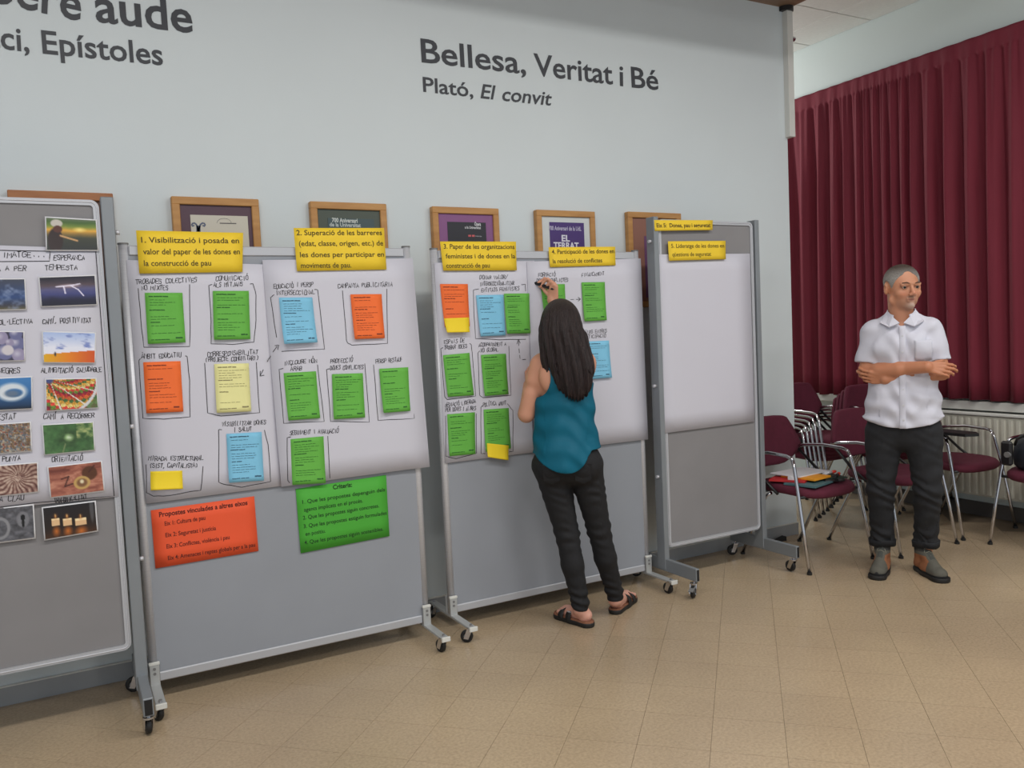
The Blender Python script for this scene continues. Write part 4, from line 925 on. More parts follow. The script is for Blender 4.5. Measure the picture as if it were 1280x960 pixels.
# ---------------------------------------------------------------- organic shapes: blended distance fields turned into one mesh
class Vol:
    def __init__(s, lo, hi, h):
        s.lo = np.array(lo, np.float32); s.h = h; s.n = np.ceil((np.array(hi)-s.lo)/h).astype(int)+1
        s.D = np.full(s.n, 1.0, np.float32); s.ax = [s.lo[i]+h*np.arange(s.n[i], dtype=np.float32) for i in range(3)]
    def win(s, a, b_, m):
        sl = []; G_ = []
        for i in range(3):
            i0 = max(0, int((min(a[i], b_[i])-m-s.lo[i])/s.h)); i1 = min(s.n[i], int((max(a[i], b_[i])+m-s.lo[i])/s.h)+2)
            sl.append(slice(i0, i1)); G_.append(s.ax[i][i0:i1].reshape([-1 if j == i else 1 for j in range(3)]))
        return tuple(sl), G_
    def put(s, sl, d, k, cut=False):
        A = s.D[sl]
        if cut:
            if k <= 0: s.D[sl] = np.maximum(A, -d); return
            h = np.clip(.5-.5*(A+d)/k, 0, 1); s.D[sl] = A*(1-h)+(-d)*h+k*h*(1-h)
        elif k <= 0: s.D[sl] = np.minimum(A, d)
        else:
            h = np.clip(.5+.5*(A-d)/k, 0, 1); s.D[sl] = A*(1-h)+d*h-k*h*(1-h)
    def cap(s, p, q, r1, r2=None, k=.015, cut=False, flat=None):
        """tapered limb from p to q; flat=(axis vector, factor) squashes the section"""
        r2 = r1 if r2 is None else r2; p = np.array(p, float); q = np.array(q, float); R_ = max(r1, r2)
        sl, (X, Y, Z) = s.win(np.minimum(p, q), np.maximum(p, q), R_+k+.02); d = q-p; L2 = max(d@d, 1e-9)
        t = np.clip(((X-p[0])*d[0]+(Y-p[1])*d[1]+(Z-p[2])*d[2])/L2, 0, 1)
        ex, ey, ez = X-p[0]-t*d[0], Y-p[1]-t*d[1], Z-p[2]-t*d[2]; e2 = ex*ex+ey*ey+ez*ez
        if flat is not None:
            n = np.array(flat[0], float); n /= np.linalg.norm(n); c = ex*n[0]+ey*n[1]+ez*n[2]; e2 = e2+(flat[1]**2-1)*c*c
        s.put(sl, np.sqrt(e2)-(r1+(r2-r1)*t), k, cut)
    def ell(s, c, r, k=.02, cut=False, rot=None):
        c = np.array(c, float); r = np.array(r, float); m = r.max()
        sl, (X, Y, Z) = s.win(c, c, m+k+.02); x, y, z = X-c[0], Y-c[1], Z-c[2]
        if rot is not None:
            x, y, z = [rot[0][i]*x+rot[1][i]*y+rot[2][i]*z for i in range(3)]
        k0 = np.sqrt((x/r[0])**2+(y/r[1])**2+(z/r[2])**2); k1 = np.sqrt((x/r[0]**2)**2+(y/r[1]**2)**2+(z/r[2]**2)**2)+1e-6
        s.put(sl, k0*(k0-1)/k1, k, cut)
    def plane(s, p, n, lo=None, hi=None):
        """remove what lies on the n side of the plane, inside the window lo..hi"""
        lo = s.lo if lo is None else lo; hi = s.lo+s.h*s.n if hi is None else hi
        sl, (X, Y, Z) = s.win(lo, hi, 0); n = np.array(n, float); n /= np.linalg.norm(n)
        s.D[sl] = np.maximum(s.D[sl], (X-p[0])*n[0]+(Y-p[1])*n[1]+(Z-p[2])*n[2])
    def mesh(s):
        D = s.D; I = D < 0; n = D.shape
        c = I[:-1, :-1, :-1].astype(np.int8)
        for a in (0, 1):
            for b_ in (0, 1):
                for d in (0, 1):
                    if a+b_+d: c = c+I[a:n[0]-1+a, b_:n[1]-1+b_, d:n[2]-1+d]
        idx = np.argwhere((c > 0) & (c < 8)); cor = [(a, b_, d) for a in (0, 1) for b_ in (0, 1) for d in (0, 1)]
        val = np.stack([D[idx[:, 0]+a, idx[:, 1]+b_, idx[:, 2]+d] for a, b_, d in cor], 1)
        acc = np.zeros((len(idx), 3)); cnt = np.zeros(len(idx))
        for i in range(8):
            for j in range(i+1, 8):
                df = np.array(cor[j])-np.array(cor[i])
                if np.abs(df).sum() != 1: continue
                m = (val[:, i] < 0) != (val[:, j] < 0); t = val[m, i]/(val[m, i]-val[m, j])
                acc[m] += np.array(cor[i])+t[:, None]*df; cnt[m] += 1
        V = s.lo+s.h*(idx+acc/cnt[:, None])
        mp = np.full([k-1 for k in n], -1, np.int32); mp[idx[:, 0], idx[:, 1], idx[:, 2]] = np.arange(len(idx)); F = []
        for ax in range(3):
            o1, o2 = (ax+1) % 3, (ax+2) % 3; s0 = [slice(None)]*3; s1 = [slice(None)]*3; s0[ax] = slice(0, n[ax]-1); s1[ax] = slice(1, n[ax])
            A, B = I[tuple(s0)], I[tuple(s1)]; e = np.argwhere(A != B); e = e[(e[:, o1] > 0) & (e[:, o2] > 0) & (e[:, o1] < n[o1]-1) & (e[:, o2] < n[o2]-1)]
            def g(a, b_): q = e.copy(); q[:, o1] -= a; q[:, o2] -= b_; return mp[q[:, 0], q[:, 1], q[:, 2]]
            Q = np.stack([g(1, 1), g(0, 1), g(0, 0), g(1, 0)], 1); fl_ = A[e[:, 0], e[:, 1], e[:, 2]]
            Q[~fl_] = Q[~fl_][:, ::-1]; F.append(Q)
        F = np.concatenate(F); return V, F[(F >= 0).all(1)]
def rotz(a): c, s = math.cos(a), math.sin(a); return np.array([[c, s, 0], [-s, c, 0], [0, 0, 1.]])   # rows: local axes in world
def frame(yaw, pitch):
    """rows = world directions of a head's right(x), front(y), up(z); yaw from -y (towards the camera) to +x"""
    f = np.array([math.sin(yaw), -math.cos(yaw), 0]); f = f*math.cos(pitch)+np.array([0, 0, -math.sin(pitch)])
    u = np.array([0, 0, 1.]); x = np.cross(f, u); x /= np.linalg.norm(x); u = np.cross(x, f); return np.array([x, f, u])
def head(v, c, Fr, s=1.0, wx=1.0):
    P = lambda x, y, z: np.array(c)+s*(x*wx*Fr[0]+y*Fr[1]+z*Fr[2])
    E_ = lambda p, r, k=.012, cut=False: v.ell(P(*p), np.array(r)*s*np.array((wx, 1, 1)), k, cut, Fr)
    K_ = lambda p, q, r1, r2=None, k=.008, cut=False: v.cap(P(*p), P(*q), r1*s, (r2 or r1)*s, k, cut)
    E_((0, -.018, .035), (.076, .096, .086), 0); E_((0, .022, -.03), (.064, .070, .088), .02); E_((0, .035, -.083), (.046, .048, .036), .02)
    for q in (-1, 1):
        E_((q*.040, .052, -.032), (.024, .028, .026), .016); E_((q*.05, .005, -.07), (.016, .04, .03), .02)
        E_((q*.031, .101, .000), (.019, .016, .011), .008, True)
        E_((q*.031, .077, .000), (.015, .012, .010), .004); K_((q*.019, .088, .0085), (q*.043, .084, .0075), .0054, None, .003); K_((q*.021, .086, -.0095), (q*.041, .083, -.0085), .003, None, .003)
        K_((q*.008, .090, .021), (q*.046, .080, .019), .010, .008, .01)
        E_((q*.081, -.008, -.006), (.011, .021, .034), .008); E_((q*.092, -.002, -.004), (.005, .010, .018), .004, True)
        E_((q*.011, .106, -.041), (.009, .010, .008), .006)
    K_((0, .090, .005), (0, .112, -.033), .008, .012, .008)
    K_((-.018, .088, -.064), (.018, .088, -.064), .006, None, .006); K_((-.015, .088, -.075), (.015, .088, -.075), .0075, None, .006)
    K_((-.022, .094, -.0695), (.022, .094, -.0695), .0022, None, .003, True)
    E_((0, .076, -.103), (.024, .020, .019), .014)
    return P
def finger(v, base, d, up, lens, rad, curl, k=.004):
    """three joints from base along d, bending towards -up"""
    p = np.array(base, float); d = np.array(d, float); d /= np.linalg.norm(d); up = np.array(up, float); up -= d*(up@d); up /= np.linalg.norm(up)
    a = 0
    for i, L in enumerate(lens):
        a += curl[i]; dd = d*math.cos(a)-up*math.sin(a); q = p+dd*L; v.cap(p, q, rad*(1-.08*i), rad*(1-.08*(i+1)), k); p = q
    return p
def hand(v, wrist, d, up, side, curl=(.3, .4, .3), thumb=(.9, .3), s=1.0, thumbcurl=(.1, .3, .3), spread=.06):
    """d: pointing direction, up: back of the hand, side: towards the thumb"""
    w_ = np.array(wrist, float); d = np.array(d, float); d /= np.linalg.norm(d); up = np.array(up, float); up -= d*(up@d); up /= np.linalg.norm(up)
    sd = np.cross(d, up); sd = sd if sd@np.array(side, float) > 0 else -sd
    for i, o in enumerate((.030, .010, -.010, -.028)):
        b_ = w_+d*.004+sd*o*.55*s; kn = w_+d*(.088-.006*abs(i-1)-.004*i)*s+sd*o*s; v.cap(b_, kn, .0135*s, .0105*s, .008)
        L = np.array([(.042, .025, .021), (.047, .028, .022), (.043, .026, .021), (.034, .020, .018)][i])*s
        finger(v, kn, d+sd*(1.5-i)*spread, up, L, (.0088, .009, .0086, .0076)[i]*s, curl)
    tb_ = w_+d*.018*s+sd*.020*s-up*.006*s; td = d*math.cos(thumb[0])+sd*math.sin(thumb[0])-up*thumb[1]
    finger(v, tb_, td, up if thumbcurl[0] >= 0 else sd, np.array((.040, .030, .024))*s, .0105*s, thumbcurl, .006)
def smooth_cols(V, F, col, it=1): return col
def body_object(name, v, m, parent, colf, warp=None):
    V, F = v.mesh()
    if warp is not None: V = warp(V)
    cols = colf(V) if colf else None
    return raw(name, V, F, m, parent, True, cols)
def lin(c): return np.array(srgb(c))
def person_root(M0, label, group=None):
    n = Vector((M0[0], M0[1], 0)).normalized(); r = Vector((n.y, -n.x, 0))
    t = empty('person', (M0[0], M0[1], 0), math.atan2(r.y, r.x)); tag(t, label, 'person'); return t
SK = vcmat('skin', .48, .12, bump=.06)
EYE = vcmat('eye_gloss', .15)
def eyes(P, s, parent, Fr, look=(0, 1, 0)):
    for q in (-1, 1):
        V = []; F = []; n, m_ = 16, 10; cc = P(q*.031, .0815, .0005); f = Fr[1]*look[1]+Fr[0]*look[0]+Fr[2]*look[2]; f = f/np.linalg.norm(f)
        x = np.cross(f, [0, 0, 1.]); x /= np.linalg.norm(x); y = np.cross(x, f); col = []
        for j in range(m_+1):
            a = math.pi*j/m_
            for i in range(n):
                b_ = 2*math.pi*i/n; V.append(tuple(cc+.0118*s*(f*math.cos(a)+(x*math.cos(b_)+y*math.sin(b_))*math.sin(a))))
                col.append(lin((14, 10, 10)) if a < .35 else lin((70, 50, 38)) if a < .65 else lin((214, 208, 202)))
        for j in range(m_):
            for i in range(n): F.append((j*n+i, (j+1)*n+i, (j+1)*n+(i+1) % n, j*n+(i+1) % n))
        raw('eye', V, F, EYE, parent, True, np.array(col))

# ================================================================ the man with crossed arms
def build_man():
    t = person_root((4.02, 2.95), 'man in white short sleeved shirt and dark trousers, arms crossed')
    yB = .09                                   # torso centre plane (y away from the camera)
    HC = (.010, yB-.02, 1.607); Fr = frame(math.radians(28), math.radians(3))
    v = Vol((-.34, -.22, -.0), (.34, .34, 1.80), .0046)
    P = head(v, HC, Fr, .98, 1.13)
    v.cap((0, yB+.01, 1.38), (-.006, yB+.0, 1.56), .063, .064, .02)
    v.cap((-.045, yB+.03, 1.405), (.045, yB+.03, 1.405), .055, .055, .03)
    v.cap((-.14, yB, 1.37), (.14, yB, 1.37), .048, .048, .03)
    v.ell((0, yB, 1.24), (.145, .10, .18), .03); v.ell((0, yB, 1.05), (.14, .105, .15), .03); v.ell((0, yB, .90), (.155, .11, .12), .03)
    # right arm (left in the picture), lying on top
    eR = (-.180, .065, 1.150); v.cap((-.155, yB, 1.355), eR, .042, .041, .02); wR = (.118, -.068, 1.172); v.cap(eR, wR, .046, .032, .012); v.cap((-.11, .02, 1.150), (-.02, -.02, 1.158), .045, .040, .02)
    hand(v, wR, (.97, .12, -.16), (.05, -.9, .35), (0, .2, 1), curl=(.25, .55, .5), thumb=(.55, .15), s=1.0, spread=.03)
    # left arm (right in the picture), tucked under
    eL = (.192, .055, 1.135); v.cap((.155, yB, 1.355), eL, .042, .041, .02); wL = (-.085, -.005, 1.105); v.cap(eL, wL, .042, .029, .012); v.cap((.12, .035, 1.125), (.04, .015, 1.115), .040, .036, .02)
    hand(v, wL, (-.94, .10, .16), (-.1, -.8, -.2), (0, 0, 1), curl=(.2, .5, .5), thumb=(.5, .1), s=.98, spread=.03)
    for (hx, kx, ky, ax, ay) in ((-.095, -.118, .085, -.118, .13), (.095, .118, .085, .108, .15)):
        v.cap((hx, yB, .84), (kx, ky, .48), .074, .048, .03); v.cap((kx, ky, .48), (ax, ay, .09), .046, .028, .02); v.cap((ax, ay, .08), (ax*1.02, ay-.05, .050), .024, .020, .02)
    base = lin((196, 138, 108)); arm = lin((190, 128, 96))
    def col(V):
        c = np.tile(base, (len(V), 1)); q = (V-np.array(HC))@Fr.T/.98
        hd = V[:, 2] > 1.44
        def put(mask, colr, a=1.0):
            mm = np.clip(mask, 0, 1)[:, None]*a*hd[:, None]; c[:] = c*(1-mm)+lin(colr)*mm
        g = lambda x, y, rx, ry: np.clip(1.4-np.hypot((q[:, 0]-x)/rx, (q[:, 2]-y)/ry), 0, 1)*(q[:, 1] > .03)
        put(g(0, -.09, .055, .04), (158, 124, 108), .55)                       # grey stubble
        put(g(0, -.105, .024, .022), (176, 160, 150), .55)
        put(g(0, -.053, .03, .007), (140, 112, 98), .6)
        put(g(0, -.0695, .021, .005), (124, 66, 60), .9)
        for s in (-1, 1): put(g(s*.031, 0, .019, .010), (128, 82, 66), .75); put(g(s*.04, -.04, .02, .02), (202, 128, 104), .4)
        put(g(0, -.03, .014, .014), (198, 122, 100), .4)
        a = (V[:, 2] < 1.3)[:, None]; c[:] = np.where(a, arm, c); return c
    b_ = body_object('body', v, SK, t, col)
    eyes(P, .98, t, Fr, (.25, 1, -.1))
    # brows
    mb = MB()
    for s in (-1, 1): mb.tube([P(s*.014, .099, .020), P(s*.028, .099, .026), P(s*.044, .088, .023), P(s*.052, .078, .016)], [.0018, .0028, .0026, .0014], 8)
    mb.build('eyebrows', mat('brow_hair', (88, 70, 60), .8), t, True)
    # hair: short grey cap with high forehead
    v = Vol((-.12, -.06, 1.52), (.14, .22, 1.78), .0035)
    Q = lambda x, y, z: np.array(HC)+.98*(x*Fr[0]+y*Fr[1]+z*Fr[2])
    v.ell(Q(0, -.021, .037), np.array((.091, .101, .090))*.98, 0, rot=Fr)
    v.ell(Q(0, .075, -.010), np.array((.086, .085, .086))*.98, .006, True, Fr)
    v.plane(Q(0, .030, 0), Fr[1]*.96-Fr[2]*.9); v.plane(Q(0, -.02, -.045), -Fr[2]+Fr[1]*.25)
    v.ell(Q(0, .10, .075), np.array((.050, .045, .030))*.98, .006, True, Fr)
    for s in (-1, 1): v.ell(Q(s*.100, -.004, -.004), (.030, .030, .040), .004, True, Fr)
    def hc(V):
        q = (V-np.array(HC))@Fr.T; tp = np.clip((q[:, 2]-.05)/.06, 0, 1)[:, None]; n = vnoise(V[:, 0]*400, V[:, 2]*300+V[:, 1]*200)[:, None]
        return (lin((150, 146, 142))*(1-tp)+lin((70, 58, 50))*tp)*(.75+.5*n)
    body_object('hair', v, vcmat('short_grey_hair', .8, bump=.6, bscale=350), t, hc)['label'] = 'short grey hair'
    # shirt
    v = Vol((-.30, -.16, .80), (.30, .32, 1.52), .0048)
    v.cap((-.125, yB, 1.372), (.125, yB, 1.372), .066, .066, .0); v.cap((-.05, yB+.01, 1.42), (.05, yB+.01, 1.42), .052, .052, .04)
    v.ell((0, yB+.005, 1.28), (.185, .122, .17), .03); v.ell((0, yB, 1.10), (.180, .124, .22), .03); v.ell((0, yB-.003, .96), (.195, .132, .17), .03); v.ell((0, yB, .87), (.205, .130, .12), .03)
    v.ell((-.06, yB-.06, 1.28), (.085, .065, .08), .03); v.ell((.06, yB-.06, 1.28), (.085, .065, .08), .03)
    # sleeves, flaring and cut square
    for s, sx_, zc in ((-1, -.178, 1.193), (1, .184, 1.198)):
        u = Vol((-.30, -.16, .80), (.30, .32, 1.52), .0048)
        u.cap((s*.145, yB, 1.358), (sx_, yB-.008, 1.15), .064, .073, 0); u.plane((sx_, yB, zc), (s*.12, -.1, -1))
        h_ = np.clip(.5+.5*(v.D-u.D)/.022, 0, 1); v.D = (v.D*(1-h_)+u.D*h_-.022*h_*(1-h_)).astype(np.float32)
    v.plane((0, 0, .838), (0, 0, -1))
    v.cap((0, yB-.01, 1.40), (.004, yB-.02, 1.56), .058, .052, .006, True); v.ell((0, yB-.095, 1.445), (.034, .05, .055), .006, True)
    def sw(V):
        x, y, z = V.T; f = np.clip((yB-y)/.1, 0, 1)
        w_ = .0050*np.sin(z*46+x*30+3*np.sin(x*17))+.0045*np.sin(x*58-z*22+np.sin(z*30))+.004*np.sin((z-1.0)*70*(z < 1.1)+x*9)*(z < 1.12)
        hem = (z < .86)*(.022*np.cos(x*15)**2-.012); V = V.copy(); V[:, 1] -= w_*f*.9; V[:, 0] += np.sign(x)*w_*.6*(np.abs(x) > .12)
        V[:, 2] += (z < .9)*np.clip((.9-z)/.06, 0, 1)*(.042*(np.abs(x)/.2)**2); return V
    sh = body_object('shirt', v, M['shirt'], t, None, sw)
    def front_y(x, z):            # front of the shirt, read from its vertices
        d = np.hypot(SV[:, 0]-x, (SV[:, 2]-z)); m = d < .014
        return SV[m, 1].min() if m.any() else yB-.125
    SV = np.empty(len(sh.data.vertices)*3); sh.data.vertices.foreach_get('co', SV); SV = SV.reshape(-1, 3)
    # placket, buttons, pocket
    def strip(pts, wd, th_, name, m):
        mb = MB(); V = []; F = []
        for x, z in pts:
            y = front_y(x, z)-th_; V += [(x-wd/2, y+.001, z), (x-wd/2+.002, y-.0015, z), (x+wd/2-.002, y-.0015, z), (x+wd/2, y+.001, z), (x+wd/2, y+.012, z), (x-wd/2, y+.012, z)]
        for k in range(len(pts)-1):
            for j in range(6): F.append((k*6+j, k*6+(j+1) % 6, k*6+6+(j+1) % 6, k*6+6+j))
        F += [tuple(range(6)), tuple(len(V)-6+j for j in range(6))[::-1]]
        return mb.add(V, F).build(name, m, sh, True)
    strip([(.004-.006*k/28, 1.395-.556*k/28+.0) for k in range(29)], .032, .001, 'placket', M['shirt'])
    btn = mat('shirt_button', (205, 205, 210), .3)
    for z in (1.34, 1.255, 1.05, .965, .885): MB().disc((.003, front_y(.003, z)-.004, z), (0, 1, 0), .0055, .003, 12).build('button', btn, sh, True)
    mb = MB(); V = []; F = []
    pk = [(.062+.085*i/8, 1.315-.105*j/8-(.012*(1-abs(i-4)/4) if j == 8 else 0)) for j in range(9) for i in range(9)]
    for L in (0, 1):
        for x, z in pk: V.append((x, front_y(x, z)-.0035+.008*L, z))
    for j in range(8):
        for i in range(8): a = j*9+i; F += [(a, a+9, a+10, a+1), (81+a, 81+a+1, 81+a+10, 81+a+9)]
    rim = list(range(9))+[j*9+8 for j in range(1, 9)]+[72+i for i in range(7, -1, -1)]+[j*9 for j in range(7, 0, -1)]
    for k in range(len(rim)): a, b2 = rim[k], rim[(k+1) % len(rim)]; F.append((a, b2, 81+b2, 81+a))
    mb.add(V, F).build('chest_pocket', M['shirt'], sh, True)
    # collar: band round the neck and two pointed leaves
    mb = MB(); V = []; F = []; n = 40
    for k in range(n+1):
        a = math.radians(-56)+math.radians(292)*k/n+0; a2 = a-math.radians(0)
        cx, cy = math.cos(a2), math.sin(a2); front = max(0, -cy); R_ = .068
        x, y = R_*cx*1.02, yB-.006+R_*cy*1.0; zt = 1.485-.038*front+.0*cx; 
        V += [(x*.97, y, zt-.012*0), (x*1.03, y+.002*cy, zt+.002), (x*(1.18+.12*front), yB-.006+(y-yB+.006)*(1.14+.12*front), zt-.040-.018*front**2), (x*(1.15+.12*front), yB-.006+(y-yB+.006)*(1.10+.12*front), zt-.041-.018*front**2)]
    for k in range(n):
        for j in range(4): F.append((k*4+j, k*4+(j+1) % 4, k*4+4+(j+1) % 4, k*4+4+j))
    F += [(0, 1, 2, 3), (n*4+3, n*4+2, n*4+1, n*4)]
    mb.add(V, F)
    for s in (-1, 1):
        A_ = [(s*.070, yB-.02, 1.482), (s*.045, yB-.066, 1.448), (s*.010, yB-.100, 1.412), (s*.062, yB-.118, 1.392), (s*.108, yB-.074, 1.418), (s*.098, yB-.02, 1.445)]
        B_ = [(x, y+.006, z-.005) for x, y, z in A_]; n_ = 6
        mb.add(A_+B_, [tuple(range(6)), tuple(range(11, 5, -1))]+[(i, (i+1) % 6, 6+(i+1) % 6, 6+i) for i in range(6)])
    mb.build('collar', M['shirt'], sh, False)
    # trousers
    v = Vol((-.26, -.12, .12), (.26, .34, .95), .0052)
    v.ell((0, yB, .88), (.178, .112, .09), 0); v.ell((0, yB+.02, .80), (.182, .118, .11), .03)
    for (hx, kx, ky, ax, ay) in ((-.100, -.120, .085, -.118, .135), (.100, .118, .085, .106, .155)):
        v.cap((hx, yB+.005, .80), (kx, ky, .48), .100, .072, .025); v.cap((kx, ky, .48), (ax, ay, .19), .073, .060, .02); v.cap((ax, ay, .19), (ax, ay, .175), .062, .065, .008)
        v.cap((ax-.02, ay, .178), (ax+.02, ay, .178), .052, .052, .008)
    v.plane((0, 0, .152), (0, 0, -1)); v.plane((0, 0, .92), (0, 0, 1))
    def tw(V):
        x, y, z = V.T; V = V.copy(); f = np.exp(-((z-.47)/.09)**2)+np.exp(-((z-.2)/.06)**2)*1.4+.35
        w_ = .0032*np.sin(z*95+x*26+2*np.sin(x*30+z*20))*f+.002*np.sin(z*40-x*50); V[:, 1] -= w_*np.sign(yB-y+.001); V[:, 0] += w_*.9*np.where(np.abs(x) > .11, np.sign(x), -np.sign(x)); return V
    tr_ = body_object('trousers', v, M['darkjeans'], t, None, tw)
    for s, (ax, ay) in ((-1, (-.118, .135)), (1, (.106, .155))):
        mb = MB(); V = []; F = []; n = 24
        for z, r in ((.150, .062), (.148, .067), (.180, .070), (.184, .066)):
            for k in range(n): a = 2*math.pi*k/n; V.append((ax+r*1.05*math.cos(a)+.002*math.sin(5*a), ay+r*math.sin(a), z+.003*math.sin(3*a+s)))
        for r in range(4):
            for k in range(n): F.append((r*n+k, r*n+(k+1) % n, ((r+1) % 4)*n+(k+1) % n, ((r+1) % 4)*n+k))
        mb.add(V, F).build('turn_up', M['darkjeans'], tr_, True)
    # hiking shoes
    def shoe(ankle, heel, toe, s):
        d = np.array([toe[0]-heel[0], toe[1]-heel[1], 0]); L = np.linalg.norm(d); d /= L; sd_ = np.array([-d[1], d[0], 0]); hp = np.array([heel[0], heel[1], 0])
        W = lambda f, u, z: tuple(hp+d*f*L+sd_*u+np.array([0, 0, z]))
        lo = np.minimum(hp, hp+d*L)-.08; hi = np.maximum(hp, hp+d*L)+.08; lo[2] = -.01; hi[2] = .20
        v = Vol(lo, hi, .0036)
        v.cap(W(.16, 0, .045), W(.5, 0, .045), .036, .040, 0); v.cap(W(.45, .0, .042), W(.82, s*.004, .036), .044, .042, .02, flat=((0, 0, 1), 1.2)); v.cap(W(.18, 0, .05), W(.22, 0, .135), .038, .044, .02); v.cap(W(.30, 0, .115), W(.66, 0, .062), .034, .030, .02)
        v.cap(W(.22, 0, .12), W(.24, 0, .19), .033, .033, .006, True); v.plane((0, 0, .016), (0, 0, -1)); v.plane((0, 0, .150), (0, 0, 1))
        gy, br_, dk_ = lin((92, 90, 82)), lin((150, 98, 66)), lin((44, 44, 46))
        def cf(V):
            r = V-hp; f = r@d/L; u = np.abs(r@sd_); z = V[:, 2]; c = np.tile(gy, (len(V), 1))
            c[(u > .024) & (f < .62) & (z > .03) & (z < .11)] = br_; c[(z < .034) | (f > .97)] = dk_; c[z > .128] = lin((62, 62, 60)); c[(u < .014) & (f > .36) & (f < .62) & (z > .07)] = lin((70, 72, 68)); return c
        sh_ = body_object('shoe', v, vcmat('shoe_suede', .8, bump=.3, bscale=250), t, cf)
        v = Vol(lo, hi, .0036); v.cap(W(.14, 0, .014), W(.86, s*.004, .014), .041, .049, 0); v.cap(W(.45, 0, .014), W(.5, 0, .014), .040, .040, .03); v.plane((0, 0, .0), (0, 0, -1)); v.plane((0, 0, .024), (0, 0, 1))
        body_object('sole', v, M['rubber'], sh_, None)
        mb = MB(); 
        for k in range(4):
            f = .38+.075*k; z = .150-.0195*k-.004*(k == 0)
            mb.tube([W(f, -.018, z-.006), W(f+.01, 0, z+.003), W(f, .018, z-.006)], .0022, 6)
        mb.tube([W(.36, 0, .142), W(.40, .02, .136), W(.43, .028, .112)], .002, 6).tube([W(.36, 0, .142), W(.41, -.018, .134), W(.45, -.02, .112)], .002, 6)
        mb.build('laces', mat('shoe_laces', (128, 126, 112), .8), sh_, True)
    shoe((-.118, .13), (-.112, .185), (-.142, -.085), -1); shoe((.106, .15), (.062, .215), (.185, -.045), 1)
    MB().tube([(-.2015+.009*math.cos(a), .035, 1.118+.009*math.sin(a)) for a in np.linspace(0, 6.0, 13)], .0014, 6).build('ring', M['chrome'], t, True)
    return t
build_man()

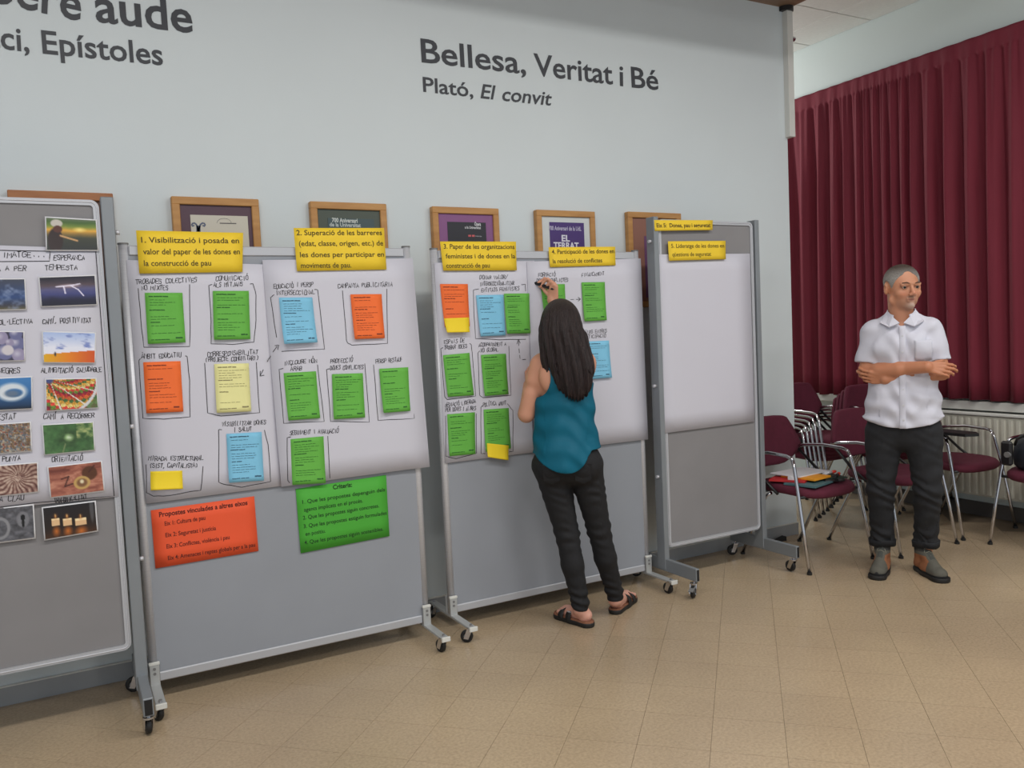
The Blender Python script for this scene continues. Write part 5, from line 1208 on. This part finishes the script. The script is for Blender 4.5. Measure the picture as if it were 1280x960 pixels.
# ================================================================ the woman writing on the board
def build_woman():
    t = person_root((2.2, 3.36), 'woman with long dark hair in teal sleeveless top writing on the board')
    cx = -.082; yB = .0
    HC = (-.088, .03, 1.487); Fr = frame(math.radians(172), math.radians(-8))
    v = Vol((-.40, -.24, .0), (.34, .50, 1.76), .0045)
    P = head(v, HC, Fr, .93)
    v.cap((cx, yB+.0, 1.32), (-.086, .018, 1.43), .050, .046, .02)
    v.cap((-.175, yB, 1.305), (.020, yB, 1.305), .046, .046, .03); v.cap((-.12, yB-.01, 1.33), (-.045, yB-.01, 1.33), .045, .045, .03)
    v.ell((cx, yB, 1.22), (.132, .085, .13), .03); v.ell((cx, yB, 1.05), (.118, .080, .15), .03); v.ell((cx, yB, .88), (.145, .100, .12), .03)
    for s in (-1, 1): v.ell((cx+s*.062, yB-.062, 1.235), (.055, .035, .075), .02)           # shoulder blades
    # left arm hanging, forearm lifted to the board
    sL = (-.193, yB+.002, 1.288); eL = (-.272, .012, 1.052); v.cap(sL, eL, .044, .036, .02); v.cap((-.195, 0, 1.29), (-.225, 0, 1.22), .047, .043, .02); v.cap((-.245, .005, 1.15), eL, .041, .036, .02)
    wL = (-.268, .155, 1.185); v.cap(eL, wL, .037, .024, .015)
    hand(v, wL, (-.10, .75, .55), (-.9, .1, .1), (0, -.3, 1), curl=(.5, .7, .5), thumb=(.5, .2), s=.88)
    # right arm raised in front, writing
    sR = (.030, yB+.005, 1.290); eR = (-.012, .215, 1.395); v.cap(sR, eR, .044, .037, .02); v.cap((.024, 0, 1.28), (.028, .03, 1.26), .047, .045, .02)
    wR = (-.132, .232, 1.610); v.cap(eR, wR, .037, .024, .012)
    hd = np.array((-.28, .10, .95)); wr = np.array(wR)
    up = (.55, -.80, .2)
    # palm and four fingers closing on the pen, thumb under it
    pen_a, pen_b = np.array((-.228, .262, 1.708)), np.array((-.098, .205, 1.655))
    for i, (o, kn) in enumerate(((0, (-.142, .238, 1.706)), (1, (-.128, .224, 1.700)), (2, (-.115, .214, 1.690)), (3, (-.106, .208, 1.676)))):
        v.cap((-.136+.008*i, .234-.003*i, 1.622), kn, .0145, .0105, .010)
    tip = lambda f, o=(0, 0, 0): pen_a+(pen_b-pen_a)*f+np.array(o)
    def chainf(pts, r):
        for k in range(len(pts)-1): v.cap(pts[k], pts[k+1], r*(1-.07*k), r*(1-.07*(k+1)), .004)
    chainf([(-.142, .238, 1.706), (-.164, .243, 1.722), (-.186, .248, 1.708), tip(.24, (0, -.006, .008))], .0082)
    chainf([(-.128, .224, 1.700), (-.148, .226, 1.718), (-.172, .236, 1.700), tip(.34, (0, -.004, -.009))], .0084)
    chainf([(-.115, .214, 1.690), (-.132, .214, 1.702), (-.150, .224, 1.688), (-.156, .232, 1.672)], .0080)
    chainf([(-.106, .208, 1.676), (-.120, .208, 1.686), (-.136, .216, 1.672), (-.140, .222, 1.660)], .0070)
    chainf([(-.144, .236, 1.632), (-.164, .242, 1.656), (-.178, .250, 1.678), tip(.28, (0, .004, -.010))], .0096)
    # legs
    leg = (((cx-.082, .875), (-.097, .005, .455), (-.046, -.015, .085)), ((cx+.082, .875), (.058, .05, .47), (.128, .125, .085)))
    for (h_, k_, a_) in leg: v.cap((h_[0], yB, h_[1]-.04), k_, .070, .044, .03); v.cap(k_, a_, .042, .029, .02)
    HL, TL_ = np.array((.000, -.035)), np.array((-.165, .135)); HR, TR_ = np.array((.120, .145)), np.array((.222, .375))
    FT = []
    for H_, T_, a_ in ((HL, TL_, leg[0][2]), (HR, TR_, leg[1][2])):
        d = (T_-H_)/np.linalg.norm(T_-H_); L = np.linalg.norm(T_-H_); sd_ = np.array((-d[1], d[0]))
        W = lambda f, u, z, H_=H_, d=d, L=L, sd_=sd_: tuple(H_+d*f*L+sd_*u)+(z,)
        FT.append((W, H_, T_, d, L, sd_)); v.cap(a_, W(.14, 0, .055), .031, .030, .015); v.cap(W(.12, 0, .053), W(.14, 0, .046), .027, .027, .01); v.cap(a_, W(.62, 0, .048), .029, .024, .02); v.cap(W(.2, 0, .046), W(.72, 0, .042), .025, .030, .02)
        for i, u in enumerate((-.026, -.012, .001, .014, .026)): v.cap(W(.72, u, .042), W(.93-.025*abs(i-1), u*1.05, .038), .0125, .010, .004)
    base = lin((206, 150, 124))
    def col(V):
        c = np.tile(base, (len(V), 1)); n = vnoise(V[:, 0]*14, V[:, 2]*14+V[:, 1]*9)[:, None]; c *= (.95+.1*n)
        c[(V[:, 2] < .12)] = lin((214, 160, 142)); q = (V-np.array(HC))@Fr.T/.93
        g = lambda x, y, rx, ry: (np.clip(1.4-np.hypot((q[:, 0]-x)/rx, (q[:, 2]-y)/ry), 0, 1)*(q[:, 1] > .03)*(V[:, 2] > 1.38))[:, None]
        m_ = g(0, -.0695, .021, .008); c[:] = c*(1-m_)+lin((176, 90, 88))*m_; return c
    body_object('body', v, SK, t, col)
    eyes(P, .93, t, Fr)
    mb = MB()
    for s in (-1, 1): mb.tube([P(s*.014, .098, .020), P(s*.030, .098, .025), P(s*.050, .084, .018)], [.002, .003, .0015], 6)
    mb.build('eyebrows', M['hairb'], t, True)
    # top
    v = Vol((-.30, -.18, .74), (.16, .20, 1.40), .0045)
    v.cap((-.165, yB, 1.300), (.005, yB, 1.300), .058, .058, 0); v.cap((-.12, yB-.01, 1.335), (-.045, yB-.01, 1.335), .054, .054, .03)
    v.ell((cx, yB, 1.22), (.147, .098, .14), .03); v.ell((cx-.002, yB, 1.08), (.148, .098, .16), .03); v.ell((cx-.004, yB-.004, .94), (.158, .112, .16), .03); v.ell((cx+.002, yB-.012, .82), (.178, .142, .17), .03)
    v.ell((cx, yB+.07, 1.20), (.11, .05, .07), .03)
    for s in (-1, 1): v.ell((cx+s*.062, yB-.068, 1.235), (.058, .038, .075), .02)
    # arm openings and neckline
    v.ell((-.222, yB-.02, 1.235), (.092, .16, .100), .004, True); v.cap((-.235, yB, 1.24), (-.225, yB, 1.40), .062, .060, .004, True); v.cap((-.215, yB-.14, 1.20), (-.205, yB-.10, 1.30), .058, .045, .004, True)
    v.ell((.062, yB, 1.27), (.052, .16, .075), .004, True); v.cap((.085, yB, 1.26), (.075, yB, 1.42), .066, .062, .004, True)
    v.ell((cx, yB+.005, 1.40), (.058, .075, .085), .004, True); v.plane((0, 0, 1.365), (0, 0, 1))
    # curved tail
    Z = v.ax[2].reshape(1, 1, -1); X = v.ax[0].reshape(-1, 1, 1); hemz = .780+np.where(X < -.075, .085*np.clip(np.abs(X+.075)/.165, 0, 1)**2.2, 0)+np.where(X > -.075, .10*np.clip((X+.075)/.11, 0, 1)**2.6, 0)
    v.D = np.maximum(v.D, hemz-Z).astype(np.float32)
    def sw(V):
        x, y, z = V.T; V = V.copy(); f = np.clip((1.2-z)/.15, 0, 1)
        w_ = (.0042*np.sin(z*60+(x-.1)*34+2*np.sin(x*22))+.003*np.sin(z*26-(x)*50+1))*f; V[:, 1] -= w_*np.sign(-y+.001)*-1*-1; V[:, 0] += np.sign(x-cx)*w_*.6*(np.abs(x-cx) > .10); return V
    body_object('tank_top', v, M['teal'], t, None, sw)
    # jeans
    v = Vol((-.30, -.16, .06), (.24, .26, .93), .005)
    v.ell((cx, yB, .89), (.152, .105, .07), 0); v.ell((cx, yB-.005, .80), (.172, .115, .10), .03)
    for s in (-1, 1): v.ell((cx+s*.075, yB-.05, .805), (.082, .075, .09), .03)
    for (h_, k_, a_) in leg:
        v.cap((h_[0], yB, .80), k_, .087, .058, .02); kk = np.array(k_); aa = np.array(a_); v.cap(kk, kk*.6+aa*.4+np.array((0, -.012, 0)), .057, .054, .02); v.cap(kk*.6+aa*.4+np.array((0, -.010, 0)), aa+np.array((0, 0, .03)), .053, .043, .02); v.cap(aa+np.array((0, 0, .045)), aa+np.array((0, 0, .015)), .041, .041, .006)
    v.plane((0, 0, .083), (0, 0, -1)); v.plane((0, 0, .91), (0, 0, 1))
    def tw(V):
        x, y, z = V.T; V = V.copy(); f = 1.2*np.exp(-((z-.45)/.07)**2)+1.5*np.exp(-((z-.14)/.06)**2)+.7*np.exp(-((z-.66)/.05)**2)+.15
        w_ = .0032*np.sin(z*130+x*20+2*np.sin(x*25+z*15))*f; V[:, 1] += w_*.9; V[:, 0] += w_*.8*np.sign(x-np.where(x < -.03, -.09, .07)); return V
    jn = body_object('jeans', v, M['blackjeans'], t, None, tw)
    for s in (-1, 1):
        x0 = cx+s*.075; mb = MB(); V = []
        pk = [(x0-.042, .82), (x0+.042, .82), (x0+.038, .74), (x0, .722), (x0-.038, .74)]
        JV = np.empty(len(jn.data.vertices)*3); jn.data.vertices.foreach_get('co', JV); JV = JV.reshape(-1, 3)
        for L in (0, .008):
            for x, z in pk:
                m_ = np.hypot(JV[:, 0]-x, JV[:, 2]-z) < .014; V.append((x, JV[m_, 1].min()-.0025+L, z))
        mb.add(V, [tuple(range(5)), tuple(range(9, 4, -1))]+[(i, (i+1) % 5, 5+(i+1) % 5, 5+i) for i in range(5)]).build('back_pocket', M['blackjeans'], jn)
    # sandals: cork sole, two straps over the instep
    cork = mat('cork_sole', (128, 84, 62), .85, noise=.2, scale=60)
    for (W, H_, T_, d, L, sd_) in FT:
        v = Vol((min(H_[0], T_[0])-.07, min(H_[1], T_[1])-.07, -.01), (max(H_[0], T_[0])+.07, max(H_[1], T_[1])+.07, .06), .0035)
        v.cap(W(.10, 0, .015), W(.5, 0, .015), .037, .038, 0); v.cap(W(.5, 0, .015), W(.85, 0, .015), .040, .047, .02); v.plane((0, 0, 0), (0, 0, -1)); v.plane((0, 0, .024), (0, 0, 1))
        sn = body_object('sandal', v, M['rubber'], t, None)
        v = Vol((min(H_[0], T_[0])-.07, min(H_[1], T_[1])-.07, -.01), (max(H_[0], T_[0])+.07, max(H_[1], T_[1])+.07, .06), .0035)
        v.cap(W(.10, 0, .02), W(.5, 0, .02), .035, .036, 0); v.cap(W(.5, 0, .02), W(.85, 0, .02), .038, .045, .02); v.plane((0, 0, .010), (0, 0, -1)); v.plane((0, 0, .031), (0, 0, 1))
        body_object('cork_footbed', v, cork, sn, None)
        for f0, hh in ((.48, .078), (.70, .066)):
            mb = MB(); V = []; F = []; n = 14; r0 = .044 if f0 < .6 else .047
            for ff in (f0-.075, f0+.075):
                for rr_ in (0, .003):
                    for k in range(n+1):
                        a = math.pi*k/n; zz = .022+(hh-.022+(-.012 if ff > f0 else .006)+rr_)*math.sin(a)**.8; V.append(W(ff, (r0+rr_)*math.cos(a), zz))
            m_ = n+1
            for k in range(n): F += [(k, k+1, 2*m_+k+1, 2*m_+k), (m_+k, 3*m_+k, 3*m_+k+1, m_+k+1), (k, m_+k, m_+k+1, k+1), (2*m_+k, 2*m_+k+1, 3*m_+k+1, 3*m_+k)]
            mb.add(V, F).build('strap', M['rubber'], sn, True)
        MB().bbox(-.012, .012, -.009, .009, 0, .004, .001).build('buckle', M['alu'], sn, loc=W(.46, .038, .056)).rotation_euler = (1.0, 0, math.atan2(d[1], d[0]))
    # hair
    v = Vol((-.26, -.20, 1.10), (.14, .18, 1.66), .0042)
    v.ell((-.086, .028, 1.500), (.094, .112, .108), 0); v.ell((-.086, -.03, 1.43), (.104, .085, .14), .03); v.ell((-.068, -.070, 1.34), (.118, .055, .15), .03); v.ell((-.032, -.095, 1.265), (.098, .040, .125), .03); v.ell((-.020, -.100, 1.215), (.058, .030, .085), .025)
    v.cap((-.165, -.02, 1.46), (-.168, -.03, 1.34), .022, .012, .02); v.cap((.010, -.02, 1.42), (.045, -.05, 1.26), .026, .018, .02)
    v.ell((-.088, .150, 1.47), (.07, .075, .11), .01, True, None)
    def hw(V):
        x, y, z = V.T; a = np.arctan2(x+.08-.10*np.clip(1.45-z, 0, .3), -(y-.03)); V = V.copy()
        dn = np.clip((1.58-z)/.15, 0, 1); w_ = (.0045*np.sin(a*19+4*z+2*np.sin(z*9))+.0028*np.sin(a*43+9*z)+.0016*np.sin(a*90-6*z))*dn
        V[:, 0] += np.sin(a)*w_; V[:, 1] -= np.cos(a)*w_
        e = np.clip((1.24-z)/.1, 0, 1); V[:, 2] -= e*.018*np.sin(a*31+1)**2; return V
    hr = body_object('hair', v, M['hairb'], t, None, hw); hr['label'] = 'long dark brown hair down her back'
    rr_ = random.Random(3)
    mb = MB()
    mb.tube([(-.170, -.045, 1.395), (-.182, -.055, 1.365), (-.187, -.058, 1.335), (-.176, -.06, 1.312), (-.155, -.062, 1.303), (-.135, -.072, 1.312)], [.004, .0035, .0035, .003, .0025, .001], 6)
    for k in range(46):
        x = -.115+.17*k/45+rr_.uniform(-.004, .004); zt = 1.30; zb = 1.165+.10*abs((x+.022)/.09)**1.6*.9+rr_.uniform(-.012, .016)
        mb.tube([(x*.8-.02, -.118, zt), (x*.93-.008, -.126+rr_.uniform(-.004, .004), (zt+zb)/2), (x+rr_.uniform(-.004, .004), -.118, zb)], [.003, .0024, .0006], 5)
    mb.build('hair_strands', M['hairb'], hr, True)
    # the pen she holds: a thing of its own
    mw = t.matrix_basis.copy(); Rm = Matrix.Rotation(t.rotation_euler.z, 4, 'Z'); O_ = Vector(t.location)
    wp_ = lambda p: Rm @ Vector(p)+O_
    a, b2 = wp_(pen_a), wp_(pen_b); d = (b2-a).normalized()
    pn = empty('marker_pen', a); tag(pn, 'black marker pen held in the woman\'s raised hand', 'marker')
    MB().tube([d*0, d*.006], [.0012, .0022], 8).build('nib', M['ink'], pn, True)
    MB().tube([d*.006, d*.020, d*.0205, d*.085, d*.0855, d*.138], [.0045, .0065, .0085, .0088, .0095, .0088], 12).build('barrel', M['black'], pn, True)
    MB().tube([d*.10+Vector((0, -.0096, .002)), d*.132+Vector((0, -.0098, .002))], .0018, 6).build('clip', M['black'], pn, True)
build_woman()
